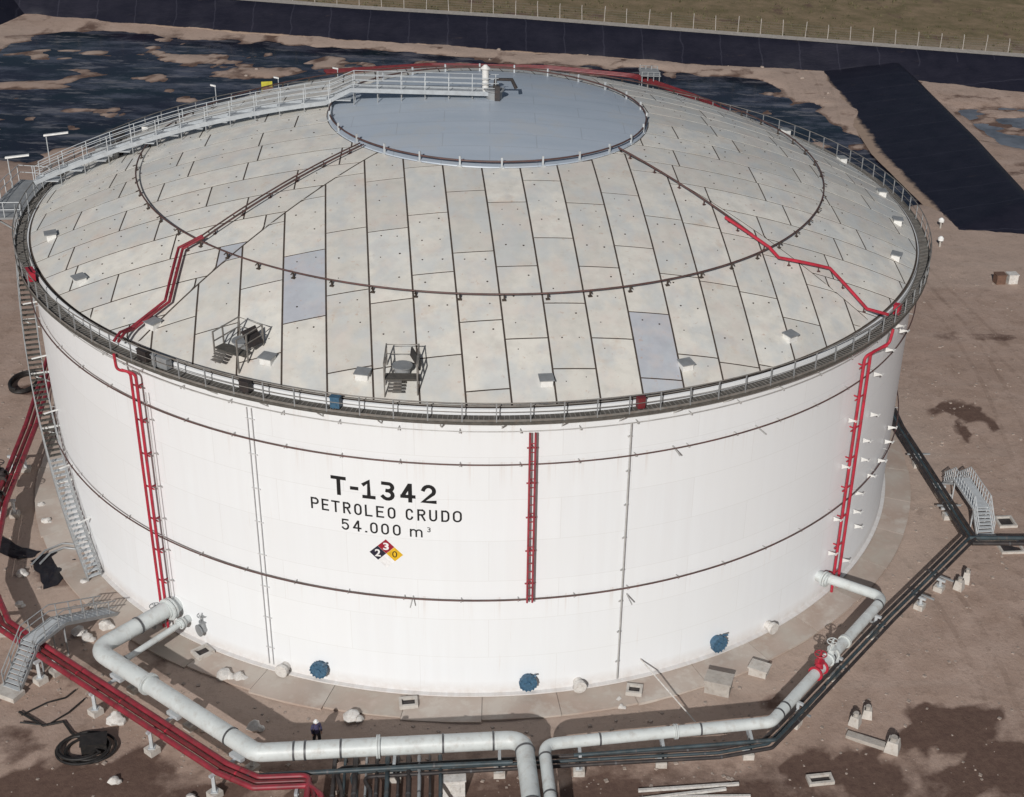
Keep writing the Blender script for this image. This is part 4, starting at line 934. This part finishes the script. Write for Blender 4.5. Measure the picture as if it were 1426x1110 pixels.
# ------------------------------------------------------------------ crossings over the pipes
def stile(A, B, top0, top1, H, wdt, lab, dense, mat='galvanised'):
    A = Vector((*A, 0)); B = Vector((*B, 0)); L = (B - A).length; d = (B - A).normalized(); n_ = Vector((-d.y, d.x, 0)); zg = -.25
    o = thing('pipe_crossing', lab, 'footbridge', (A.x, A.y, zg)); rz = math.atan2(d.y, d.x)
    def zl(s_):
        if s_ < top0: return zg + .2 + (H - .2) * s_/top0
        if s_ > top1: return zg + .2 + (H - .2) * (L - s_) / (L - top1)
        return zg + H
    for s0, s1 in ((0, top0), (top0, top1), (top1, L)):
        for sd in (-1, 1):
            mb = MB(); mb.beam(A + d*s0 + n_*sd*wdt/2 + Vector((0, 0, zl(s0+1e-4))), A + d*s1 + n_*sd*wdt/2 + Vector((0, 0, zl(s1-1e-4))), .07, .2); mb.build('stringer', mat, o)
    mb = MB(); c_ = A + d*(top0+top1)/2; mb.box(c_ + Vector((0, 0, zg+H+.02)), (top1-top0, wdt-.1, .05), rz); mb.build('deck', 'galvanised_light', o)
    for s0, s1 in ((0, top0), (top1, L)):
        k = max(2, round(H / .22)) if (s1 - s0) < 2.6 else max(2, round((s1-s0)/.42))
        for i in range(k):
            s_ = s0 + (s1-s0)*(i+.5)/k; mb = MB(); mb.box(A + d*s_ + Vector((0, 0, zl(s_))), (.26, wdt-.1, .045), rz); mb.build('tread', 'galvanised_light', o)
    for sd in (-1, 1):
        pts = [A + d*s_ + n_*sd*wdt/2 + Vector((0, 0, zl(s_))) for s_ in (.05, top0, top1, L-.05)]
        for hz in (1.0, .55):
            mb = MB(); mb.tube([p + Vector((0, 0, hz)) for p in pts], .035, 6); mb.build('rail', mat, o)
        for p, _d in along(pts, dense): mb = MB(); mb.beam(p, p + Vector((0, 0, 1.0)), .055, .055); mb.build('post', mat, o)
    for s_ in (top0 + .1, top1 - .1):
        for sd in (-1, 1):
            p = A + d*s_ + n_*sd*wdt*.42; mb = MB(); mb.beam(Vector((p.x, p.y, zg-.1)), Vector((p.x, p.y, zg+H)), .08, .08); mb.build('leg', mat, o)
    mb = MB(); mb.box(A - d*.25 + Vector((0, 0, zg+.1)), (.9, wdt*1.35, .4), rz); mb.build('footing', 'concrete_light', o)
stile((-27.1,-28.9), (-23.3,-21.6), 1.9, 4.1, 2.25, 1.15, 'grey stepped crossing over the red pipes at left with a long inner ramp', 1.1)
stile((35.2,-14.2), (34.7,-7.0), 1.4, 5.4, 1.7, 1.2, 'grey slatted crossing beside the dark pipes at right', .42, 'galvanised_light')

# ------------------------------------------------------------------ a person on the apron edge
def skin_obj(name, mat, joints, edges, parent, loc):
    me = bpy.data.meshes.new(name); me.from_pydata([j[0] for j in joints], edges, []); me.update(); me.materials.append(MATS[mat])
    o = bpy.data.objects.new(name, me); COL.objects.link(o); o.parent = parent
    md = o.modifiers.new('skin', 'SKIN'); md.use_smooth_shade = True
    if not me.skin_vertices: bpy.context.view_layer.objects.active = o
    for i, j in enumerate(joints):
        sv = me.skin_vertices[0].data[i]; sv.radius = (j[1], j[2] if len(j) > 2 else j[1]); sv.use_root = (i == 0)
    s2 = o.modifiers.new('sub', 'SUBSURF'); s2.levels = 1; s2.render_levels = 1
    return o
PX_, PY_ = -9.45, -33.95
per = thing('person', 'person in white helmet and dark blue clothes standing behind the thickest pipe', 'person', (PX_, PY_, gz(PX_, PY_)), R_(25))
J = [((0,0,.96),.14,.11), ((0,0,1.18),.13,.10), ((0,0,1.40),.16,.10), ((0,0,1.50),.06), ((0,-.02,1.60),.085,.095), ((0,-.02,1.70),.08,.09),
     ((.19,0,1.42),.06), ((.25,.02,1.16),.045), ((.24,-.12,.95),.036), ((.24,-.16,.88),.04,.022),
     ((-.19,0,1.42),.06), ((-.26,.02,1.16),.045), ((-.25,-.08,.94),.036), ((-.25,-.11,.87),.04,.022),
     ((.10,0,.88),.095), ((.13,-.04,.50),.07), ((.15,.03,.10),.05), ((.16,-.14,.04),.045,.03),
     ((-.10,0,.88),.095), ((-.15,.02,.50),.07), ((-.19,.07,.10),.05), ((-.21,-.10,.04),.045,.03)]
E_ = [(0,1),(1,2),(2,3),(3,4),(4,5),(2,6),(6,7),(7,8),(8,9),(2,10),(10,11),(11,12),(12,13),(0,14),(14,15),(15,16),(16,17),(0,18),(18,19),(19,20),(20,21)]
for hnd, sg in ((9, 1), (13, -1)):
    bx, by, bz = J[hnd][0]
    for k, (dx, ln) in enumerate(((-.028, .07), (-.01, .085), (.01, .08), (.027, .06))):
        J.append(((bx + dx, by - .02, bz - ln), .009)); E_.append((hnd, len(J)-1))
    J.append(((bx - sg*.05, by - .03, bz - .02), .011)); E_.append((hnd, len(J)-1))
try:
    body = skin_obj('body', 'skin', J, E_, per, None)
except Exception as ex:
    print('skin fallback', ex)
mb = MB(); mb.tube([(0,0,.93),(0,0,1.05),(0,0,1.2),(0,0,1.36),(0,0,1.47),(0,0,1.51)], [.17,.165,.165,.19,.15,.075], 12)
for sg in (1, -1): mb.tube([(sg*.14,0,1.44),(sg*.20,0,1.41),(sg*.26,.02,1.16),(sg*.25,-.10,.97)], [.09,.085,.065,.055], 8)
mb.build('jacket', 'cloth_blue', per, True)
mb = MB()
for sg, k in ((1, (.13,-.04,.15,.03)), (-1, (-.15,.02,-.19,.07))): mb.tube([(sg*.06,0,1.0),(sg*.10,0,.86),(k[0],k[1],.5),(k[2],k[3],.07)], [.13,.12,.095,.085], 9)
mb.build('trousers', 'cloth_dark', per, True)
mb = MB(); mb.tube([(0,-.02,1.655),(0,-.02,1.66),(0,-.02,1.67),(0,-.02,1.74),(0,-.02,1.80),(0,-.02,1.82)], [.10,.155,.12,.118,.075,.01], 14); mb.build('helmet', 'helmet_white', per, True)

# ------------------------------------------------------------------ things lying about
# hose coil with reel
hc = thing('hose_reel', 'black hose coiled on the ground at the lower left', 'hose', (-21.9,-34.0, gz(-21.9,-34)))
pts = []
for i in range(0, 130):
    a = i*.24; rr = 1.15 - .25*math.sin(a*.31) ; pts.append((-21.9 + rr*1.1*math.cos(a) + .25*math.sin(a*.17), -34.0 + rr*.95*math.sin(a), gz(-21.9,-34) + .06 + .0022*i))
pts += [(-22.9,-32.6,-.15),(-23.6,-31.6,-.17),(-24.6,-31.9,-.17),(-25.4,-31.3,-.17),(-26.2,-30.7,-.17)]
MB().tube(pts, .075, 7).build('hose', 'black_rubber', hc, True)
mb = MB(); mb.box((-21.4,-33.8, gz(-21.9,-34)+.32), (1.3,.9,.62), .2); mb.box((-21.4,-33.8, gz(-21.9,-34)+.66), (1.4,1.0,.06), .2); mb.build('reel_box', 'black_rubber', hc)
mb = MB(); z = -.16
mb.tube([(-26.0,-31.0,z),(-24.9,-30.0,z+.02),(-24.0,-29.6,z),(-23.6,-28.9,z)], .05, 6); tag(mb.build('cable', 'black_rubber', None, True), 'black cable on the soil below the left crossing', 'cable')
mb = MB(); mb.tube([(-25.9,-31.6,z),(-24.4,-31.9,z),(-23.5,-30.9,z+.02),(-22.9,-29.7,z)], .05, 6); tag(mb.build('cable', 'black_rubber', None, True), 'black cable on the soil leading to the hose coil', 'cable')
# crumpled black sheet + grey hoses by the stair foot
def sheet(outline, cen, lab, seed):
    P = []
    K = len(outline)
    for i in range(K):
        a = Vector(outline[i]); b_ = Vector(outline[(i+1) % K])
        for k in range(4): P.append(a.lerp(b_, k/4))
    vs = []; nr = 7; N = len(P); c_ = Vector(cen)
    for r_ in range(1, nr+1):
        for i, p in enumerate(P):
            q = c_.lerp(p, r_/nr); q = q + Vector((noise.noise(Vector((q.x*1.7, q.y*1.7, seed))), noise.noise(Vector((q.x*1.7, q.y*1.7, seed+5))))) * .16
            vs.append((q.x, q.y, gz(q.x, q.y) + .05 + .22*abs(noise.noise(Vector((q.x*1.1, q.y*1.1, seed+3)))) * (1 if r_ < nr else .35)))
    vs.append((c_.x, c_.y, gz(c_.x, c_.y) + .12))
    fs = [(r_*N+i, (r_+1)*N+i, (r_+1)*N+(i+1) % N, r_*N+(i+1) % N) for r_ in range(nr-1) for i in range(N)] + [(nr*N, i, (i+1) % N) for i in range(N)]
    k = len(vs); mb = MB(); mb.add(vs + [(x, y, z-.02) for x, y, z in vs], [f[::-1] for f in fs] + [tuple(i + k for i in f) for f in fs]); tag(mb.build('plastic_sheet', 'black_sheet', None, True), lab, 'sheet')
sheet([(-29.2,-16.6),(-28.7,-17.3),(-28.05,-18.9),(-27.3,-18.5),(-26.8,-17.0),(-26.6,-15.7),(-27.6,-14.7),(-29.0,-15.1),(-29.6,-15.9)], (-27.9,-16.4), 'crumpled black plastic sheet on the ground by the stair foot', 2.)
sheet([(-29.5,-15.3),(-30.4,-15.6),(-32.3,-14.7),(-33.2,-13.4),(-32.4,-12.9),(-30.6,-14.2),(-29.3,-14.7)], (-31.0,-14.5), 'strip of black plastic sheet beside the left red pipes', 8.)
mb = MB(); mb.tube([(-28.9,-16.3,-.1),(-28.5,-15.3,.05),(-27.8,-14.7,.05),(-26.7,-14.8,-.05),(-26.2,-15.3,-.1)], .07, 6); tag(mb.build('hose', 'galvanised', None, True), 'grey hose lying across the black sheet', 'hose')
mb = MB(); mb.tube([(-29.4,-16.4,-.1),(-28.9,-15.0,.05),(-28.0,-14.2,.05),(-26.9,-14.2,-.05)], .06, 6); tag(mb.build('hose', 'galvanised', None, True), 'grey hose lying behind the black sheet', 'hose')
# rubble and bags
def lump(mb, c, s_, seed, flat=.7):
    rnd = random.Random(seed); n1, n2 = 7, 5; vs = []
    for j in range(n2):
        th = math.pi * (j + .5) / n2
        for i in range(n1):
            a = 2*math.pi*i/n1; q = Vector((math.sin(th)*math.cos(a), math.sin(th)*math.sin(a), math.cos(th)*flat)); q *= s_*(1 + .4*noise.noise(q*1.7 + Vector((seed, 0, 0)))); vs.append(Vector(c) + q)
    fs = [(j*n1+i, (j+1)*n1+i, (j+1)*n1+(i+1) % n1, j*n1+(i+1) % n1) for j in range(n2-1) for i in range(n1)] + [tuple(range(n1)), tuple((n2-1)*n1+i for i in range(n1))[::-1]]
    mb.add(vs, fs)
lumps = [(-24.74,-23.51,.42,'pale bag on the ground beside the long ramp, far one'),(-24.1,-24.09,.38,'pale bag on the ground beside the long ramp, near one'),(-23.3,-22.9,.45,'pale bag on the ground at the top of the long ramp'),(-15.46,-27.92,.5,'pale bag on the apron edge, left of a pair'),(-14.57,-28.08,.42,'pale bag on the apron edge, right of a pair'),
 (-7.74,-31.91,.5,'pale bag on the apron edge right of the person'),(-20.83,-31.62,.5,'pale bag on the ground below the red pipes'),(-29.83,-11.24,.35,'pale stone near the left red pipes, lower of two'),(-30.71,-9.15,.3,'pale stone near the left red pipes, upper of two'),(-25.65,-18.29,.3,'pale stone at the foot of the spiral stair'),
 (7.65,-30.76,.24,'small white stone on the apron below the right conduit, far one'),(7.73,-31.4,.22,'small white stone on the apron below the right conduit, near one'),(-13.05,-32.44,.42,'pale stone in the gap behind the thickest pipe'),(-29.8,-17.26,.35,'pale stone left of the black sheet'),(-29.0,-20.6,.3,'pale stone beside the red pipes at the left edge'),(-19.81,-36.4,.3,'pale stone at the bottom left'),(34.1,-8.6,.28,'pale stone beside the right crossing, upper'),(33.5,-11.4,.28,'pale stone beside the right crossing, lower'),(-15.6,-37.9,.3,'pale stone by the dark patch at the bottom left')]
for i, (x, y, s_, lab) in enumerate(lumps):
    mb = MB(); lump(mb, (x, y, gz(x, y) + s_*.35), s_, i*3.1); lump(mb, (x + s_*.8, y - s_*.3, gz(x, y) + s_*.2), s_*.6, i*5.7 + 1)
    tag(mb.build('bag' if 'bag' in lab else 'stone', 'bag_white', None, True), lab, 'bag' if 'bag' in lab else 'stone')
# concrete pedestals with sleeves
def pedestal(x, y, s_, h, lab, rz, hollow=True):
    z = gz(x, y); o = thing('pedestal', lab, 'concrete block', (x, y, z), rz, 'concrete pedestals')
    mb = MB(); mb.tube([(0,0,-.2),(0,0,h*.3),(0,0,h)], [s_*.75, s_*.7, s_*.55], 4); mb.build('base', 'concrete_light', o)
    mb = MB(); mb.cyl((0,0,h-.02), (0,0,h+.22), s_*.26, 10); mb.build('sleeve', 'concrete', o, True)
    mb = MB()
    for k in (-1, 1): mb.cyl((k*s_*.38, 0, h-.05), (k*s_*.38, 0, h+.14), .035, 6)
    mb.build('anchor_bolts', 'pipe_dark', o)
pedestal(23.0,-35.6,.8,.75,'concrete pedestal with a dark sleeve at lower right, largest of the group',.3); pedestal(21.3,-33.4,.62,.65,'concrete pedestal at lower right, left of a pair',.2); pedestal(22.2,-32.7,.6,.6,'concrete pedestal at lower right, right of a pair',.5)
pedestal(31.5,-20.2,.6,.7,'concrete pedestal below the dark pipe corner, near one',.1); pedestal(32.2,-19.5,.5,.9,'concrete pedestal below the dark pipe corner, far one',.4)
mb = MB(); mb.box((21.6,-34.9,gz(21.6,-34.9)+.1), (2.3,.5,.3), -.5); tag(mb.build('concrete_beam', 'concrete'), 'flat concrete beam lying beside the largest pedestal at lower right', 'beam')
mb = MB(); mb.box((13.66,-30.1,.22), (1.5,1.0,.9), -.35); mb.box((13.66,-30.1,.70), (1.65,1.15,.1), -.35); tag(mb.build('cable_box', 'concrete'), 'concrete box standing on the apron below the right blue manway', 'box')
mb = MB(); mb.box((16.4,-28.6,.0), (1.1,.8,.6), -.5); mb.box((16.4,-28.6,.33), (1.25,.95,.08), -.5); tag(mb.build('cable_box', 'concrete_light'), 'low concrete box on the apron right of the taller box', 'box')
def pit(x, y, z, sx_, sy, rz, lab):
    o = thing('pit_frame', lab, 'pit', (x, y, z), rz, 'square pits'); 
    for dx, dy, lx, ly in ((0, sy/2, sx_+.16, .16), (0, -sy/2, sx_+.16, .16), (sx_/2, 0, .16, sy-.16), (-sx_/2, 0, .16, sy-.16)):
        mb = MB(); mb.box((dx, dy, .05), (lx, ly, .26)); mb.build('kerb', 'concrete_light', o)
    mb = MB(); mb.box((0, 0, -.02), (sx_-.2, sy-.2, .1)); mb.build('cover', 'pipe_dark', o)
pit(36.7,-15.3,gz(36.7,-15.3),1.6,1.5,.05,'square pit with black cover near the right edge'); pit(37.4,-12.2,gz(37.4,-12.2),1.2,1.2,.05,'square pit by the right edge above the black covered one')
pit(-4.6,-30.9,-.02,.9,.7,.1,'small square frame on the apron below the lettering'); pit(-17.0,-25.9,-.02,.9,.8,.7,'small square frame on the apron right of the left risers'); pit(8.6,-30.2,-.02,.8,.7,-.2,'small square frame on the apron right of the middle manway'); pit(18.3,-37.9,gz(18.3,-37.9),1.3,.6,.1,'long pit frame at the bottom right')
# long pole leaning on the apron
mb = MB(); mb.tube([(9.0,-28.9,1.3),(11.9,-33.2,.05)], .045, 6); tag(mb.build('pole', 'bag_white', None, True), 'long thin pale pole leaning from the shell to the ground', 'pole')
# timber sleepers on soil at right of centre
for k, (x, y, L, rz) in enumerate(((10.9,-38.2,5.6,.05),(10.5,-38.7,4.9,.12),(11.7,-38.9,5.0,-.03),(7.6,-39.3,3.4,.04))):
    mb = MB(); mb.box((x, y, gz(x, y)+.09), (L, .16, .14), rz); tag(mb.build('plank', 'bag_white'), '%s of the loose pale planks on the soil below the thinner white pipe' % ('far one', 'second', 'near one', 'leftmost, separate one')[k], 'plank', 'loose planks')
# white box at the bottom between service pipes
mb = MB(); mb.box((-1.9,-38.0,.35), (1.3,.8,1.1), .05); mb.box((-1.9,-38.0,.93), (1.42,.92,.07), .05); mb.box((-1.75,-38.42,.4), (.5,.05,.6), .05); tag(mb.build('junction_box', 'bag_white'), 'pale junction box below the thickest white pipe', 'box')
# lamps and boxes at the right
for k, (x, y) in enumerate(((49.2,46.4),(47.6,41.0))):
    z = gz(x, y); o = thing('bollard_light', 'short white bollard lamp at the end of the right bank, %s one' % ('far', 'near')[k], 'lamp', (x, y, z), 0, 'bollard lamps')
    mb = MB(); mb.cyl((x, y, z-.1), (x, y, z+.7), .12, 10); mb.build('stem', 'concrete', o, True); mb = MB(); mb.tube([(x,y,z+.7),(x,y,z+.75),(x,y,z+1.0),(x,y,z+1.2)], [.2,.32,.32,.12], 12); mb.build('head', 'lamp_head', o, True)
for k, (x, y, mat) in enumerate(((51.1,31.6,'orange_cloth'),(52.4,31.7,'bag_white'),(56.0,31.5,'bag_white'))):
    z = gz(x, y); mb = MB(); mb.box((x, y, z+.45), (1.0,.9,1.0), .1); mb.box((x, y, z+.98), (1.1,1.0,.08), .1); mb.box((x-.4, y-.5, z+.4), (.12,.1,.7), .1); tag(mb.build('crate', mat), '%s on the dry ground at the right edge' % ('orange brown crate', 'white crate beside the brown one', 'white crate farthest right')[k], 'crate')
# dark hose bundle at the left, by the edge
mb = MB(); x, y = -36.7, 8.6; mb.tube([(x + 1.0*math.cos(a), y + 1.6*math.sin(a), gz(x, y) + .12 + .02*a) for a in [i*.35 for i in range(50)]], .12, 7); tag(mb.build('hose', 'black_rubber', None, True), 'black hose coil on the soil left of the tank', 'hose')
# valve group on the left red mains
valve((-33.4,-8.2,ZR), 1.6, .9, 'pipe_dark', 'dark valve on the red pipes at the left edge, upper'); valve((-32.9,-10.9,ZR), 1.6, .9, 'pipe_dark', 'dark valve on the red pipes at the left edge, lower')
# far red pipe rack behind the tank, with a crossing
FARP = [(-22,96.5),(-8,101.4),(8,102),(20,99),(27,90),(32,80),(36,66)]
for k, off in enumerate((-.6, 0, .6)):
    pl = [Vector((q.x, q.y, 1.1)) for q in offset_poly(FARP, off, 0)]
    pipeline('fire_main', '%s of three red pipes on the ground beyond the roof' % ('far one', 'middle one', 'near one')[k], 'pipe', pl, .17, 'pipe_maroon', 3.0, (), 'far red mains', 8, 'pipe_maroon', 3)
mb = MB()
fr = thing('pipe_crossing', 'pale stepped crossing over the far red pipes', 'footbridge', (22, 98, 0))
for sx_ in (-1.2, -.4, .4, 1.2):
    for sy in (-1.6, 1.6): mb = MB(); mb.beam((22+sx_, 98+sy, -.4), (22+sx_, 98+sy, 2.4), .12, .12); mb.build('post', 'galvanised', fr)
mb = MB(); mb.box((22, 98, 1.9), (2.8, 3.6, .12)); mb.build('deck', 'galvanised', fr)
for hz in (2.1, 2.4): 
    for sy in (-1.6, 1.6): mb = MB(); mb.beam((20.7, 98+sy, hz), (23.3, 98+sy, hz), .07, .07); mb.build('rail', 'galvanised', fr)
simple('dry_grass', (.11, .10, .05), .9, 0, .4, .6)
mb = MB(); rnd = random.Random(3)
for i in range(1500):
    x = rnd.uniform(-60, 110); y = 128 - x*.17 + rnd.random()**1.5*34
    s_ = rnd.uniform(.2, .55)
    for k in range(4):
        a = rnd.uniform(0, 6.28); q = rnd.uniform(.3, 1); bx_, by_ = x + rnd.uniform(-.3, .3), y + rnd.uniform(-.3, .3)
        mb.add([(bx_ - s_*.25*math.sin(a), by_ + s_*.25*math.cos(a), 1.6), (bx_ + s_*.25*math.sin(a), by_ - s_*.25*math.cos(a), 1.6), (bx_ + s_*.5*q*math.cos(a), by_ + s_*.5*q*math.sin(a), 1.65 + s_*rnd.uniform(.5, 1.1))], [(0, 1, 2)])
struct(mb.build('grass', 'dry_grass'), 'stuff')
# loose gravel
mb = MB(); rnd = random.Random(5); cnt = 0
while cnt < 3600:
    x, y = rnd.uniform(-40, 52), rnd.uniform(-41, 35)
    rr = math.hypot(x, y)
    if rr < 32.8 or (rnd.random() > .35 and rr > 40): continue
    s_ = rnd.choice((.04, .05, .05, .06, .08, .1, .16)) * rnd.uniform(.7, 1.2); z = gz(x, y)
    a = rnd.uniform(0, 6.28); vs = []
    for zz, q in ((-.3, 1), (.35, .8)):
        for k in range(4): vs.append((x + s_*q*math.cos(a + k*1.57)*rnd.uniform(.7,1.2), y + s_*q*math.sin(a + k*1.57)*rnd.uniform(.7,1.2), z + s_*zz*rnd.uniform(.8,1.3)))
    mb.add(vs, [(4,5,6,7),(0,1,5,4),(1,2,6,5),(2,3,7,6),(3,0,4,7)]); cnt += 1
struct(mb.build('gravel', 'stone'), 'stuff')
# rubble along ponds and the right bank foot
mb = MB(); rnd = random.Random(9)
for i in range(160):
    x, y = rnd.uniform(-66, 48), rnd.uniform(62, 117)
    if ground_h(x, y) < WATER_Z + .05: continue
    lump(mb, (x, y, ground_h(x, y) + .05), rnd.uniform(.12, .35), i*1.3, .6)
struct(mb.build('pond_rubble', 'stone'), 'stuff')
for o_ in scn.objects:
    if '_off' in o_: del o_['_off']
print('panels', panels, 'objects', len(scn.objects))
